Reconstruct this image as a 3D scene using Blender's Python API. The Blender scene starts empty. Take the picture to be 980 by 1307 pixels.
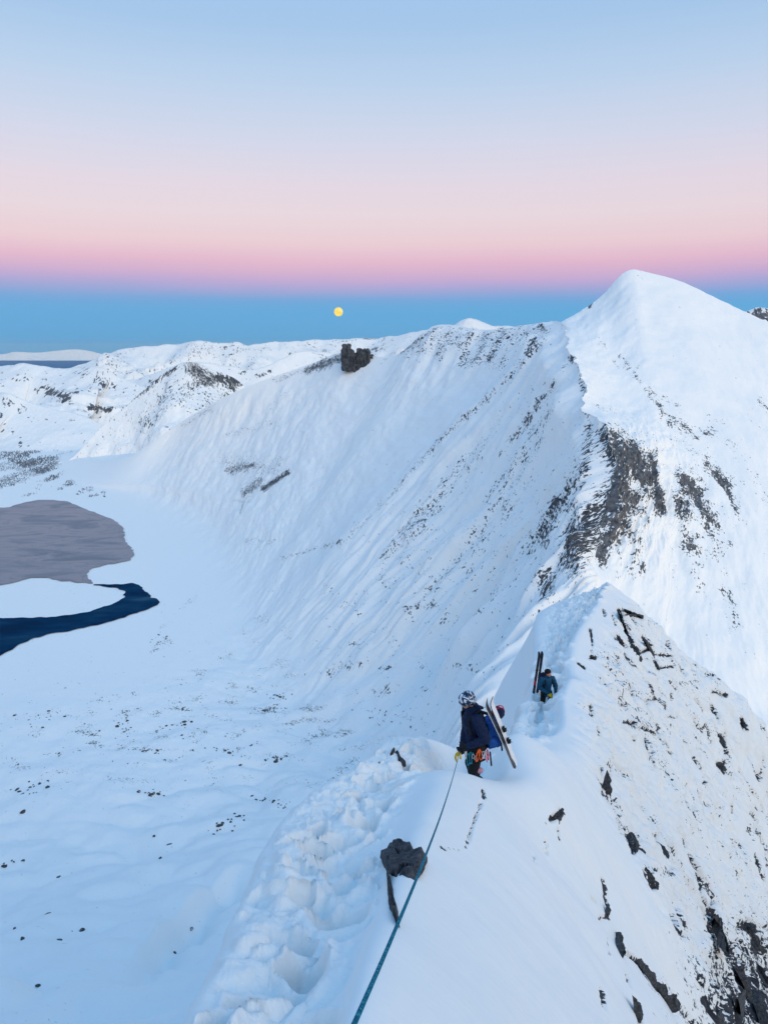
import bpy, bmesh, math, random
import numpy as np
from mathutils import Vector, Matrix

# ------------------------------------------------------------------ camera, world, sun, exposure
SC = bpy.context.scene
COL = SC.collection
F_PX, PITCH, CX, CY = 944.0, math.radians(12.4), 490.0, 653.5
SP, CP = math.sin(PITCH), math.cos(PITCH)
cam_d = bpy.data.cameras.new('camera')
cam = bpy.data.objects.new('camera', cam_d); COL.objects.link(cam)
cam.location = (0, 0, 0); cam.rotation_euler = (math.pi/2 - PITCH, 0, 0)
cam_d.sensor_fit = 'VERTICAL'; cam_d.sensor_height = 36.0; cam_d.lens = 36.0*F_PX/1307.0
cam_d.clip_start = 0.05; cam_d.clip_end = 600000
SC.camera = cam
SC.view_settings.view_transform = 'Standard'; SC.view_settings.look = 'None'
SC.view_settings.exposure = 0.0; SC.view_settings.gamma = 1.0
SC.render.engine = 'CYCLES'
SC.cycles.max_bounces = 6; SC.cycles.diffuse_bounces = 3; SC.cycles.use_denoising = True

def lin(r, g, b):
    f = lambda c: (c/255/12.92) if c/255 <= .04045 else ((c/255+.055)/1.055)**2.4
    return (f(r), f(g), f(b), 1.0)

SUN_AZ = math.radians(148)     # clockwise from the view direction (+Y): behind the photographer, to the right
SUN_EL = math.radians(31)  # lamp stands in for the whole twilight glow, higher than the sun itself
SUN_DIR = Vector((math.sin(SUN_AZ)*math.cos(SUN_EL), math.cos(SUN_AZ)*math.cos(SUN_EL), math.sin(SUN_EL)))
sun_d = bpy.data.lights.new('sun', 'SUN'); sun_d.energy = 1.42; sun_d.angle = math.radians(40); sun_d.color = (1.0, .885, .73)
sun = bpy.data.objects.new('sun', sun_d); COL.objects.link(sun)
sun.rotation_euler = SUN_DIR.to_track_quat('Z', 'Y').to_euler()

W = bpy.data.worlds.new('World'); SC.world = W; W.use_nodes = True
nt = W.node_tree; nt.nodes.clear()
def N(t, typ, **kw):
    n = t.nodes.new(typ)
    for k, v in kw.items(): setattr(n, k, v)
    return n
def MATH(t, op, a, b=None, clamp=False):
    n = N(t, 'ShaderNodeMath', operation=op, use_clamp=clamp)
    for i, v in enumerate((a, b)):
        if v is None: continue
        if hasattr(v, 'links') or hasattr(v, 'is_linked'): t.links.new(v, n.inputs[i])
        else: n.inputs[i].default_value = v
    return n.outputs[0]
def RAMP(t, fac, stops, interp='EASE'):
    r = N(t, 'ShaderNodeValToRGB'); r.color_ramp.interpolation = interp
    e = r.color_ramp.elements
    while len(e) > 1: e.remove(e[0])
    e[0].position, e[0].color = stops[0]
    for p, c in stops[1:]:
        x = e.new(p); x.color = c
    t.links.new(fac, r.inputs[0]); return r.outputs[0]
tc = N(nt, 'ShaderNodeTexCoord'); sep = N(nt, 'ShaderNodeSeparateXYZ')
nt.links.new(tc.outputs['Generated'], sep.inputs[0])
el = MATH(nt, 'MULTIPLY', MATH(nt, 'ARCSINE', sep.outputs[2]), 180/math.pi)
# slow unevenness of the twilight bands
wz = N(nt, 'ShaderNodeTexNoise'); wz.inputs['Scale'].default_value = 2.2; wz.inputs['Detail'].default_value = 3
mp = N(nt, 'ShaderNodeMapping'); mp.inputs['Scale'].default_value = (1, 1, 9); nt.links.new(tc.outputs['Generated'], mp.inputs[0]); nt.links.new(mp.outputs[0], wz.inputs[0])
el2 = MATH(nt, 'ADD', el, MATH(nt, 'MULTIPLY', MATH(nt, 'SUBTRACT', wz.outputs[0], .5), .9))
fac = MATH(nt, 'DIVIDE', MATH(nt, 'ADD', el2, 10), 100, clamp=True)     # -10 deg .. 90 deg
P = lambda e: (e+10)/100
def el_of(py): return math.degrees(math.atan((CY-py)/F_PX)) - 12.4
belt = [(-6, (120,165,200)), (-1, (90,158,208)), (el_of(452), (62,164,216)), (el_of(425), (62,165,220)), (el_of(398), (62,164,221)),
        (el_of(384), (82,160,219)), (el_of(372), (138,158,214)), (el_of(362), (172,160,212)), (el_of(350), (200,166,206)), (el_of(335), (220,176,203)),
        (el_of(312), (228,198,209)), (el_of(278), (227,209,218)), (el_of(235), (221,210,224)), (el_of(180), (205,210,230)),
        (el_of(110), (183,205,232)), (el_of(30), (161,194,230)), (34, (138,188,235)), (55, (104,180,242)), (90, (80,172,244))]
anti = RAMP(nt, fac, [(P(e), lin(*c)) for e, c in belt], 'LINEAR')
glow = RAMP(nt, fac, [(P(-6), lin(200,190,185)), (P(0), lin(250,222,190)), (P(4), lin(252,228,205)), (P(12), lin(242,226,208)), (P(25), lin(222,220,214)),
                      (P(45), lin(150,188,232)), (P(90), lin(80,172,244))], 'LINEAR')
hd = N(nt, 'ShaderNodeVectorMath', operation='DOT_PRODUCT'); nt.links.new(tc.outputs['Generated'], hd.inputs[0]); hd.inputs[1].default_value = (math.sin(SUN_AZ), math.cos(SUN_AZ), 0)
side = N(nt, 'ShaderNodeMapRange', interpolation_type='SMOOTHSTEP'); nt.links.new(hd.outputs['Value'], side.inputs[0]); side.inputs[1].default_value = -.35; side.inputs[2].default_value = .85
mix = N(nt, 'ShaderNodeMix', data_type='RGBA'); nt.links.new(side.outputs[0], mix.inputs[0]); nt.links.new(anti, mix.inputs[6]); gl_ = N(nt, 'ShaderNodeVectorMath', operation='SCALE'); gl_.inputs['Scale'].default_value = 1.0; nt.links.new(glow, gl_.inputs[0]); nt.links.new(gl_.outputs[0], mix.inputs[7])
bg = N(nt, 'ShaderNodeBackground'); nt.links.new(mix.outputs[2], bg.inputs[0]); bg.inputs[1].default_value = 1.0
sky = N(nt, 'ShaderNodeTexSky', sky_type='NISHITA'); sky.sun_disc = False; sky.sun_elevation = math.radians(0.2); sky.sun_rotation = SUN_AZ; sky.altitude = 1400
bg2 = N(nt, 'ShaderNodeBackground'); nt.links.new(sky.outputs[0], bg2.inputs[0]); bg2.inputs[1].default_value = 0.05
add = N(nt, 'ShaderNodeAddShader'); nt.links.new(bg.outputs[0], add.inputs[0]); nt.links.new(bg2.outputs[0], add.inputs[1])
wo = N(nt, 'ShaderNodeOutputWorld'); nt.links.new(add.outputs[0], wo.inputs[0])

# ------------------------------------------------------------------ helpers
def at(px, py, Y):
    """Point on the line of sight of photograph pixel (px, py) at depth Y metres."""
    up = (CY-py)/F_PX; dx = (px-CX)/F_PX
    t = Y/(CP+up*SP)
    return np.array((dx*t, Y, (-SP+up*CP)*t))
def at_z(px, py, z):
    up = (CY-py)/F_PX; dx = (px-CX)/F_PX
    t = z/(-SP+up*CP)
    return np.array((dx*t, (CP+up*SP)*t, z))
def proj(P):
    y = P[..., 1]; z = P[..., 2]
    d = np.maximum(y*CP - z*SP, 1e-3); u = y*SP + z*CP
    return CX + F_PX*P[..., 0]/d, CY - F_PX*u/d

rng = np.random.default_rng(7); random.seed(7)
_perm = rng.permutation(256); _perm = np.concatenate([_perm, _perm, _perm]).astype(np.int32)
_g3 = rng.normal(size=(256, 3)); _g3 /= np.linalg.norm(_g3, axis=1)[:, None]; _g3 = _g3.astype(np.float32)
def perlin(x, y, z=0.0):
    x, y, z = np.broadcast_arrays(np.asarray(x, np.float32), np.asarray(y, np.float32), np.asarray(z, np.float32))
    xi = np.floor(x); yi = np.floor(y); zi = np.floor(z)
    xf = x-xi; yf = y-yi; zf = z-zi
    X = xi.astype(np.int32) & 255; Y = yi.astype(np.int32) & 255; Z = zi.astype(np.int32) & 255
    u = xf*xf*xf*(xf*(xf*6-15)+10); v = yf*yf*yf*(yf*(yf*6-15)+10); w = zf*zf*zf*(zf*(zf*6-15)+10)
    out = 0
    for i in (0, 1):
        wx = u if i else 1-u
        a = _perm[X+i]
        for j in (0, 1):
            wy = v if j else 1-v
            b = _perm[a+Y+j]
            for k in (0, 1):
                wzz = w if k else 1-w
                g = _g3[_perm[b+Z+k]]
                out = out + wx*wy*wzz*(g[..., 0]*(xf-i)+g[..., 1]*(yf-j)+g[..., 2]*(zf-k))
    return out*1.5
def fbm(x, y, z=0.0, o=4, gain=.5, lac=2.03):
    s = 0; a = 1; t = 0
    for i in range(o):
        s = s + a*perlin(x+7.3*i, y+3.1*i, z+1.7*i); t += a; a *= gain; x = x*lac; y = y*lac; z = z*lac
    return s/t
def ridged(x, y, z=0.0, o=4, gain=.5):
    s = 0; a = 1; t = 0
    for i in range(o):
        s = s + a*(1-2*np.abs(perlin(x+7.3*i, y+3.1*i, z+1.7*i))); t += a; a *= gain; x = x*2.03; y = y*2.03; z = z*2.03
    return s/t
def billow(x, y, z=0.0, o=3, gain=.5):
    return -ridged(x, y, z, o, gain)
def sstep(a, b, x):
    t = np.clip((x-a)/(b-a), 0, 1); return t*t*(3-2*t)
def catmull(P, n, t=None):
    P = np.asarray(P, float); m = len(P)
    if t is None: t = np.linspace(0, m-1, n)
    i = np.clip(np.floor(t).astype(int), 0, m-2); f = t-i
    f = f.reshape((-1,)+(1,)*(P.ndim-1))
    p0 = np.where((i == 0).reshape(f.shape), 2*P[0]-P[1], P[np.maximum(i-1, 0)]); p1 = P[i]; p2 = P[i+1]
    p3 = np.where((i == m-2).reshape(f.shape), 2*P[m-1]-P[m-2], P[np.minimum(i+2, m-1)])
    return .5*((2*p1)+(-p0+p2)*f+(2*p0-5*p1+4*p2-p3)*f*f+(-p0+3*p1-3*p2+p3)*f*f*f)
def normals(G):
    du = np.gradient(G, axis=0); dv = np.gradient(G, axis=1)
    n = np.cross(du, dv); n /= np.maximum(np.linalg.norm(n, axis=-1, keepdims=True), 1e-9)
    if n[..., 2].mean() < 0: n = -n
    return n
def arclen(G):
    """metre coordinates along u and v of a grid"""
    du = np.linalg.norm(np.diff(G, axis=0), axis=-1); dv = np.linalg.norm(np.diff(G, axis=1), axis=-1)
    mid = du[:, G.shape[1]//2]; U = np.concatenate([[0], np.cumsum(mid)])[:, None]*np.ones((1, G.shape[1]))
    V = np.concatenate([np.zeros((G.shape[0], 1)), np.cumsum(dv, axis=1)], axis=1)
    return U, V
def tag(o, label=None, cat=None, group=None, kind=None):
    if label: o['label'] = label
    if cat: o['category'] = cat
    if group: o['group'] = group
    if kind: o['kind'] = kind
    return o
def link(name, me, mat=None, parent=None):
    o = bpy.data.objects.new(name, me); COL.objects.link(o)
    if mat is not None and len(me.materials) == 0: me.materials.append(mat)
    if parent is not None: o.parent = parent
    return o
def grid_mesh(name, G, mat, attrs=None, sel=None, smooth=True):
    """one mesh from a grid of points; sel picks cells (boolean nu-1 x nv-1)"""
    nu, nv = G.shape[:2]
    idx = np.arange(nu*nv).reshape(nu, nv)
    q = np.stack([idx[:-1, :-1], idx[1:, :-1], idx[1:, 1:], idx[:-1, 1:]], -1)
    q = q[sel] if sel is not None else q.reshape(-1, 4)
    a = G[:-1, :-1]; n = np.cross(G[1:, :-1]-a, G[:-1, 1:]-a)
    if n[..., 2].sum() < 0: q = q[:, ::-1]
    used = np.unique(q); remap = np.full(nu*nv, -1); remap[used] = np.arange(len(used)); q = remap[q]
    co = G.reshape(-1, 3)[used]
    me = bpy.data.meshes.new(name)
    me.vertices.add(len(co)); me.vertices.foreach_set('co', co.astype(np.float32).ravel())
    me.loops.add(len(q)*4); me.loops.foreach_set('vertex_index', q.astype(np.int32).ravel())
    me.polygons.add(len(q)); me.polygons.foreach_set('loop_start', (np.arange(len(q))*4).astype(np.int32))
    me.polygons.foreach_set('use_smooth', np.full(len(q), smooth, bool))
    for k, v in (attrs or {}).items():
        if v.ndim == 3:
            at_ = me.attributes.new(k, 'FLOAT_VECTOR', 'POINT'); at_.data.foreach_set('vector', v.reshape(-1, 3)[used].astype(np.float32).ravel())
        else:
            at_ = me.attributes.new(k, 'FLOAT', 'POINT'); at_.data.foreach_set('value', v.ravel()[used].astype(np.float32))
    me.update(); me.validate()
    return link(name, me, mat)
def caps(px, py, items, wob=None):
    """authored patches of bare rock: (x0,y0,x1,y1,width,strength)"""
    out = np.zeros_like(px)
    for x0, y0, x1, y1, w, s in items:
        dx, dy = x1-x0, y1-y0; L = dx*dx+dy*dy+1e-6
        t = np.clip(((px-x0)*dx+(py-y0)*dy)/L, 0, 1)
        d = np.hypot(px-x0-t*dx, py-y0-t*dy)
        if wob is not None: d = d*(1+wob)
        out = np.maximum(out, s*np.exp(-(d/w)**2*1.2))
    return out

# ------------------------------------------------------------------ materials
def principled(name, col, rough=.6, spec=.3, metal=0.0):
    m = bpy.data.materials.new(name); m.use_nodes = True
    b = m.node_tree.nodes['Principled BSDF']
    b.inputs['Base Color'].default_value = (*col[:3], 1); b.inputs['Roughness'].default_value = rough
    b.inputs['Specular IOR Level'].default_value = spec; b.inputs['Metallic'].default_value = metal
    return m, m.node_tree, b
SNOW = (.88, .89, .885)
def snow_rock(name, su, sv, rock_a=(.026, .030, .038), rock_b=(.105, .108, .118), bump=.4, bump_scale=.3, edge=.16, gain=2.2, contrast=1.0, detail=7, rough=.66, fine=.28, g2=2.2, crust=0):
    """snow with rock showing through; 'flow' holds metre coordinates (across, along the fall line), 'rock' how bare it is"""
    m, t, b = principled(name, SNOW, .65, .15)
    fl = N(t, 'ShaderNodeAttribute', attribute_name='flow'); rk = N(t, 'ShaderNodeAttribute', attribute_name='rock')
    mp = N(t, 'ShaderNodeMapping'); mp.inputs['Scale'].default_value = (1/su, 1/sv, 1); t.links.new(fl.outputs['Vector'], mp.inputs[0])
    n = N(t, 'ShaderNodeTexNoise'); n.inputs['Scale'].default_value = 1; n.inputs['Detail'].default_value = detail; n.inputs['Roughness'].default_value = rough; n.inputs['Distortion'].default_value = .3
    t.links.new(mp.outputs[0], n.inputs[0])
    nn = MATH(t, 'MULTIPLY', MATH(t, 'SUBTRACT', n.outputs[0], .5), gain*contrast)
    nf = N(t, 'ShaderNodeTexNoise'); nf.inputs['Scale'].default_value = 1/fine; nf.inputs['Detail'].default_value = 4; nf.inputs['Roughness'].default_value = .6; t.links.new(mp.outputs[0], nf.inputs[0])
    nn = MATH(t, 'ADD', nn, MATH(t, 'MULTIPLY', MATH(t, 'SUBTRACT', nf.outputs[0], .5), g2))
    f = MATH(t, 'SUBTRACT', MATH(t, 'ADD', nn, MATH(t, 'MULTIPLY', rk.outputs['Fac'], 1.35)), .72)
    mr = N(t, 'ShaderNodeMapRange', interpolation_type='SMOOTHSTEP'); t.links.new(f, mr.inputs[0]); mr.inputs[1].default_value = 0; mr.inputs[2].default_value = edge
    n2 = N(t, 'ShaderNodeTexNoise'); n2.inputs['Scale'].default_value = 2.3; n2.inputs['Detail'].default_value = 5; t.links.new(mp.outputs[0], n2.inputs[0])
    rc = RAMP(t, n2.outputs[0], [(.3, (*rock_a, 1)), (.7, (*rock_b, 1))], 'LINEAR')
    mx = N(t, 'ShaderNodeMix', data_type='RGBA'); t.links.new(mr.outputs[0], mx.inputs[0]); mx.inputs[6].default_value = (*SNOW, 1); t.links.new(rc, mx.inputs[7])
    t.links.new(mx.outputs[2], b.inputs['Base Color'])
    bp = N(t, 'ShaderNodeBump'); bp.inputs['Strength'].default_value = bump; bp.inputs['Distance'].default_value = bump_scale
    n3 = N(t, 'ShaderNodeTexNoise'); n3.inputs['Scale'].default_value = 3.1; n3.inputs['Detail'].default_value = 6; t.links.new(mp.outputs[0], n3.inputs[0])
    hh = MATH(t, 'ADD', n3.outputs[0], MATH(t, 'MULTIPLY', mr.outputs[0], .5))
    if crust:
        ca = N(t, 'ShaderNodeAttribute', attribute_name='crust')
        n5 = N(t, 'ShaderNodeTexNoise'); n5.inputs['Scale'].default_value = crust; n5.inputs['Detail'].default_value = 6; n5.inputs['Roughness'].default_value = .68; t.links.new(fl.outputs['Vector'], n5.inputs[0])
        hh = MATH(t, 'ADD', MATH(t, 'MULTIPLY', hh, .35), MATH(t, 'MULTIPLY', n5.outputs[0], MATH(t, 'MULTIPLY', ca.outputs['Fac'], 4.0)))
    t.links.new(hh, bp.inputs['Height']); t.links.new(bp.outputs[0], b.inputs['Normal'])
    return m
M_MTN = snow_rock('snowy_rock_face', 14, 26, detail=5, rough=.6, fine=.26, g2=3.4, bump=.35, bump_scale=2.0)
M_FAR = snow_rock('far_snowy_rock', 90, 160, fine=.35, g2=3.0, bump=.4, bump_scale=20, rock_b=(.16, .16, .18))
M_VAL = snow_rock('valley_snow', 15, 15, fine=.30, g2=3.2, bump=.25, bump_scale=2.0, rock_a=(.04, .045, .05), rock_b=(.10, .10, .10))
M_RIDGE = snow_rock('ridge_snow', .22, .60, bump=.5, bump_scale=.035, crust=7, fine=.2, g2=2.8, rock_a=(.014, .017, .025), rock_b=(.062, .068, .082), edge=.06)

def rock_material(name, a, c, scale, lichen=False, snow=1.05):
    m, t, b = principled(name, a, .8, .25)
    g = N(t, 'ShaderNodeTexCoord'); n = N(t, 'ShaderNodeTexNoise'); n.inputs['Scale'].default_value = scale; n.inputs['Detail'].default_value = 8; n.inputs['Roughness'].default_value = .65
    t.links.new(g.outputs['Object'], n.inputs[0])
    stops = [(.32, (*a, 1)), (.62, (*c, 1))]
    if lichen: stops += [(.66, (.10, .09, .075, 1)), (.72, (.26, .21, .14, 1))]
    # rime and drift snow caught on faces that look up, and in specks
    ge = N(t, 'ShaderNodeNewGeometry'); sz = N(t, 'ShaderNodeSeparateXYZ'); t.links.new(ge.outputs['Normal'], sz.inputs[0])
    n4 = N(t, 'ShaderNodeTexNoise'); n4.inputs['Scale'].default_value = scale*2.2; n4.inputs['Detail'].default_value = 6; n4.inputs['Roughness'].default_value = .7; t.links.new(g.outputs['Object'], n4.inputs[0])
    sn = MATH(t, 'ADD', sz.outputs[2], MATH(t, 'MULTIPLY', MATH(t, 'SUBTRACT', n4.outputs[0], .5), 2.0))
    mr = N(t, 'ShaderNodeMapRange'); t.links.new(sn, mr.inputs[0]); mr.inputs[1].default_value = snow; mr.inputs[2].default_value = snow+.12
    mx = N(t, 'ShaderNodeMix', data_type='RGBA'); t.links.new(mr.outputs[0], mx.inputs[0]); t.links.new(RAMP(t, n.outputs[0], stops, 'LINEAR'), mx.inputs[6]); mx.inputs[7].default_value = (*SNOW, 1)
    t.links.new(mx.outputs[2], b.inputs['Base Color'])
    bp = N(t, 'ShaderNodeBump'); bp.inputs['Strength'].default_value = .8; bp.inputs['Distance'].default_value = .25/scale
    t.links.new(n.outputs[0], bp.inputs['Height']); t.links.new(bp.outputs[0], b.inputs['Normal'])
    return m
M_ROCK = rock_material('dark_rock', (.012, .016, .022), (.085, .085, .09), 20, True, 1.18)
M_BOULDER = rock_material('boulder_rock', (.03, .034, .04), (.09, .09, .095), .4)
M_TOWER = rock_material('tower_rock', (.014, .018, .026), (.085, .086, .095), .05, False, 1.05)


# ------------------------------------------------------------------ the big mountain, its left face and the valley in one loft
ZV = -700.0
def face(crest, mids, foot, c=.05, nm=3):
    """crest (px,py,Y) down to foot (px,py,Y): depth runs as on a straight slope, pushed out by c to a hollow one"""
    pts = [np.array(crest[:2], float)]+[np.array(p[:2], float) for p in mids]+[np.array(foot[:2], float)]
    L = np.concatenate([[0], np.cumsum([np.linalg.norm(b-a) for a, b in zip(pts, pts[1:])])]); L /= L[-1]
    out = []
    for p, f in zip(pts, L):
        Y = 1/((1-f)/crest[2]+f/foot[2])*(1+c*4*f*(1-f))
        out.append(at(p[0], p[1], Y))
    return out
def fz(px, py, z=ZV): return at_z(px, py, z)
def Yz(px, py, z=ZV): return (px, py, fz(px, py, z)[1])
left = []
def st(crest, mids, foot, floor, c=.05):
    left.append(face(crest, mids, Yz(*foot), c)+[fz(*p) for p in floor])
st(Yz(10, 572), [(2, 573), (-6, 574), (-14, 575)], (-25, 576), [(-60, 578), (-120, 580), (-220, 582), (-340, 584)], 0)
st(Yz(75, 580), [(72, 589), (70, 599), (70, 608)], (75, 616), [(20, 619), (-60, 622), (-160, 625), (-300, 627)], 0)
st((150, 588, 4000), [(145, 600), (140, 610), (136, 618)], (132, 626), [(70, 634), (-20, 640), (-120, 646), (-260, 650)], 0)
st((232, 538, 3850), [(217, 568), (203, 596), (192, 618)], (182, 638), [(110, 664), (10, 680), (-110, 690), (-260, 700)], .03)
st((282, 509, 3700), [(264, 552), (248, 590), (235, 622)], (222, 654), [(150, 695), (40, 715), (-100, 725), (-260, 735)], .04)
st((332, 487, 3600), [(318, 540), (301, 590), (282, 634)], (265, 678), [(190, 725), (70, 748), (-80, 760), (-250, 770)], .05)
st((395, 465, 3500), [(374, 530), (349, 590), (322, 648)], (288, 712), [(215, 752), (100, 778), (-60, 796), (-240, 810)], .05)
st((440, 449, 3350), [(414, 520), (384, 590), (350, 658)], (305, 735), [(228, 778), (115, 806), (-50, 828), (-240, 848)], .05)
st((500, 455, 3100), [(459, 530), (419, 600), (374, 672)], (315, 755), [(236, 802), (125, 834), (-40, 858), (-240, 884)], .05)
st((555, 416, 2900), [(509, 500), (455, 580), (398, 665)], (322, 772), [(240, 824), (130, 860), (-40, 888), (-240, 920)], .05)
st((620, 421, 2600), [(560, 500), (495, 580), (422, 675)], (328, 788), [(246, 846), (135, 888), (-40, 920), (-240, 958)], .05)
st((690, 412, 2250), [(625, 490), (550, 570), (456, 672)], (338, 804), [(256, 868), (142, 916), (-40, 954), (-240, 1000)], .02)
st((716, 411, 1950), [(660, 482), (590, 565), (498, 672)], (352, 822), [(268, 892), (150, 948), (-40, 992), (-240, 1048)], .035)
st((727, 436, 1700), [(681, 505), (620, 582), (533, 684)], (372, 846), [(285, 920), (160, 984), (-40, 1036), (-240, 1104)], .05)
st((738, 470, 1490), [(700, 540), (645, 620), (564, 714)], (398, 872, -697), [(308, 952, -695), (176, 1024, -690), (-40, 1086, -683), (-240, 1168, -670)], .05)
st((748, 520, 1330), [(715, 590), (668, 662), (598, 744)], (434, 898, -690), [(340, 988, -683), (200, 1072, -668), (-40, 1150, -645), (-240, 1244, -610)], .05)
st((775, 546, 1220), [(736, 620), (690, 698), (630, 780)], (480, 925, -680), [(376, 1026, -655), (230, 1128, -605), (-40, 1224, -540), (-240, 1330, -450)], .05)
st((777, 605, 1140), [(745, 668), (703, 732), (648, 806)], (520, 950, -650), [(412, 1068, -600), (264, 1190, -520), (-20, 1310, -420), (-240, 1430, -330)], .0)
st((764, 682, 1060), [(730, 740), (690, 795), (640, 862)], (540, 985, -610), [(440, 1115, -540), (300, 1260, -440), (40, 1410, -350), (-200, 1560, -280)], -.03)
st((764, 742, 1000), [(728, 795), (680, 850), (630, 920)], (545, 1040, -560), [(455, 1180, -470), (330, 1350, -380), (100, 1550, -300), (-140, 1760, -250)], -.04)
st((756, 802, 940), [(716, 850), (680, 910), (622, 985)], (545, 1110, -510), [(465, 1270, -440), (350, 1480, -380), (150, 1750, -330), (-80, 2050, -290)], .02)
st((765, 850, 870), [(730, 905), (690, 970), (640, 1060)], (560, 1200, -440), [(480, 1390, -370), (380, 1650, -320), (220, 2050, -310), (0, 2500, -270)], .02)
A = np.array(left)                                             # stations x 9 x 3
NU, NVF = 760, 900
A = catmull(A, NU)
G = catmull(A.transpose(1, 0, 2), NVF).transpose(1, 0, 2)
V8 = np.linspace(0, A.shape[1]-1, NVF)[None, :]*np.ones((NU, 1))   # row index: 0 crest, 4 foot, 8 off to the left
S = np.linspace(-1, len(left)-2, NU)[:, None]*np.ones((1, NVF))
nrm = normals(G); U, V = arclen(G)
# keep the flow coordinate in even metres: station arc length at mid slope
px, py = proj(G)
down = sstep(0, .5, V8)*(1-sstep(3.2, 4.6, V8))                    # on the face proper
up_ = np.exp(-V8*.7)
w1 = fbm(U/260, V/400, 0, 3)
gul = ridged(U/70+w1*1.2, V/650, 3.3, 3)
gul2 = ridged(U/24+w1*1.5, V/300, 9.1, 3)
slope_rough = fbm(U/30, V/60, 5.0, 5)
patch = np.clip(.55+1.6*fbm(U/330, V/420, 44, 3), 0, 1.2)
face_amt = (sstep(9.5, 12, S)*.8+.2)*patch*(1+.9*sstep(11.5, 13.5, S))
disp = down*sstep(.8, 3, S)*(gul*13*face_amt+gul2*4.5*face_amt+slope_rough*4.5+fbm(U/110, V/150, 15, 4)*14+sstep(9, 11, S)*(1-sstep(18, 20, S))*(ridged(U/125+w1*.8, V/900, 81, 2)*24+ridged(U/52+w1, V/500, 83, 2)*8))
# small steps and ribs close under the far ridge
far_rib = sstep(7, 8, S)*(1-sstep(10.3, 11, S))*np.exp(-(V8/.9)**2)
disp += far_rib*ridged(U/36, V/260, 21, 3)*22*sstep(0, .12, V8)
floor = sstep(3.3, 4.4, V8)
disp += floor*(fbm(G[..., 0]/240, G[..., 1]/240, 1.1, 4)*20*sstep(6, 13, S)+fbm(G[..., 0]/60, G[..., 1]/60, 4.2, 4)*7.0*sstep(7, 12, S))
# moraine folds crossing the floor and the wind-cut rib below the ridge
disp += floor*sstep(11, 14, S)*billow(G[..., 0]/160+.3, G[..., 1]/110, 8.8, 2)*19
# crest teeth, kept small so that the skyline stays where it is
teeth = np.exp(-(V8/.10)**2)
disp += teeth*fbm(U/26, V/60, 2.2, 4)*6*sstep(6.5, 8, S)*(1-sstep(10.5, 11, S))
def rag(Yv, Zv): return fbm(Yv/85, Zv/110, 5.5, 4)*26+fbm(Yv/22, Zv/26, 8.5, 3)*9
rg = sstep(10, 11.3, S)*np.exp(-V8*2.2); G = G.copy(); G[..., 0] += rag(G[..., 1], G[..., 2])*rg
G2 = G+nrm*disp[..., None]
def streak(px, py):
    """the sharp wind-lip on the near slope: lifted above, cut away below"""
    xs = np.array([60, 170, 220, 262, 300, 345, 400, 470]); ys = np.array([1262, 1204, 1160, 1124, 1100, 1078, 1052, 1020])
    yy = np.interp(px, xs, ys); d = py-yy
    e = sstep(150, 215, px)*(1-sstep(285, 335, px))
    return 2.6*e*np.where(d < 0, np.exp(-(d/70)**2)*4, 4*np.exp(-(d/13)**2)-8*np.exp(-((d-20)/17)**2)*sstep(0, 8, d))
G2 = G2+np.array((0, 0, 1.0))*(streak(px, py)*sstep(4.2, 5, V8))[..., None]
px, py = proj(G2)
wob = fbm(px/30, py/30, 0, 3)*.9
rock_list = [(776, 556, 790, 600, 26, .66), (800, 565, 838, 625, 22, .66), (775, 650, 740, 690, 30, .72), (795, 630, 770, 690, 26, .7), (740, 690, 728, 715, 22, .55), (752, 545, 745, 600, 12, .5),
             (745, 600, 700, 660, 13, .42), (700, 660, 675, 700, 12, .36), (712, 640, 690, 690, 12, .45), (700, 730, 695, 770, 14, .4), (735, 450, 750, 530, 6, .42), (728, 455, 731, 462, 4, .6),
             (510, 450, 540, 430, 5, .55), (540, 430, 560, 418, 5, .5), (520, 440, 690, 424, 20, .36), (690, 414, 694, 420, 4, .6), (600, 430, 588, 465, 9, .46), (575, 425, 560, 455, 8, .44), (620, 428, 606, 462, 8, .44), (640, 425, 625, 460, 9, .5), (690, 418, 672, 452, 7, .5), (660, 425, 640, 465, 8, .34),
             (690, 440, 620, 510, 5, .37), (620, 510, 560, 562, 5, .42), (560, 562, 500, 630, 5, .33), (500, 630, 440, 690, 5, .26), (440, 690, 360, 712, 4, .36),
             (720, 470, 640, 580, 6, .30), (705, 520, 620, 640, 7, .30), (690, 560, 600, 690, 9, .28), (680, 600, 590, 720, 10, .24), (660, 640, 560, 740, 9, .22), (620, 560, 520, 690, 8, .22), (590, 590, 490, 710, 9, .25),
             (336, 624, 366, 604, 5.5, .82), (292, 600, 322, 594, 9, .56), (312, 630, 332, 614, 7, .56), (290, 590, 350, 600, 16, .34), (300, 640, 318, 640, 4, .3), (312, 690, 345, 690, 5, .3), (306, 655, 312, 640, 2, .5),
             (442, 454, 392, 472, 8, .66), (392, 470, 350, 487, 5, .36), (350, 540, 290, 555, 8, .26), (270, 520, 232, 545, 5, .32), (370, 500, 345, 520, 5, .2),
             (195, 830, 215, 815, 6, .33), (205, 800, 220, 795, 4, .28), (232, 776, 250, 762, 4, .26), (330, 700, 350, 690, 3, .3)]
rk = caps(px, py, rock_list, wob)
rk *= 1.15
str_ = ridged(U/42+w1*.9, V/520, 61, 3)*.6+fbm(U/16, V/90, 63, 3)*.8
rk += .30*sstep(9.0, 11.5, S)*(1-sstep(17.5, 19.5, S))*sstep(.15, .8, V8)*(1-sstep(2.6, 3.8, V8))*np.clip(str_+.1, 0, 1)*np.clip(.4+1.9*fbm(U/150, V/260, 66, 3), 0, 1)
rk += face_amt*down*np.clip(gul2, 0, 1)*.16*sstep(9.5, 12.5, S)*np.clip(.5+1.8*fbm(U/90, V/200, 71, 3), 0, 1)
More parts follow.
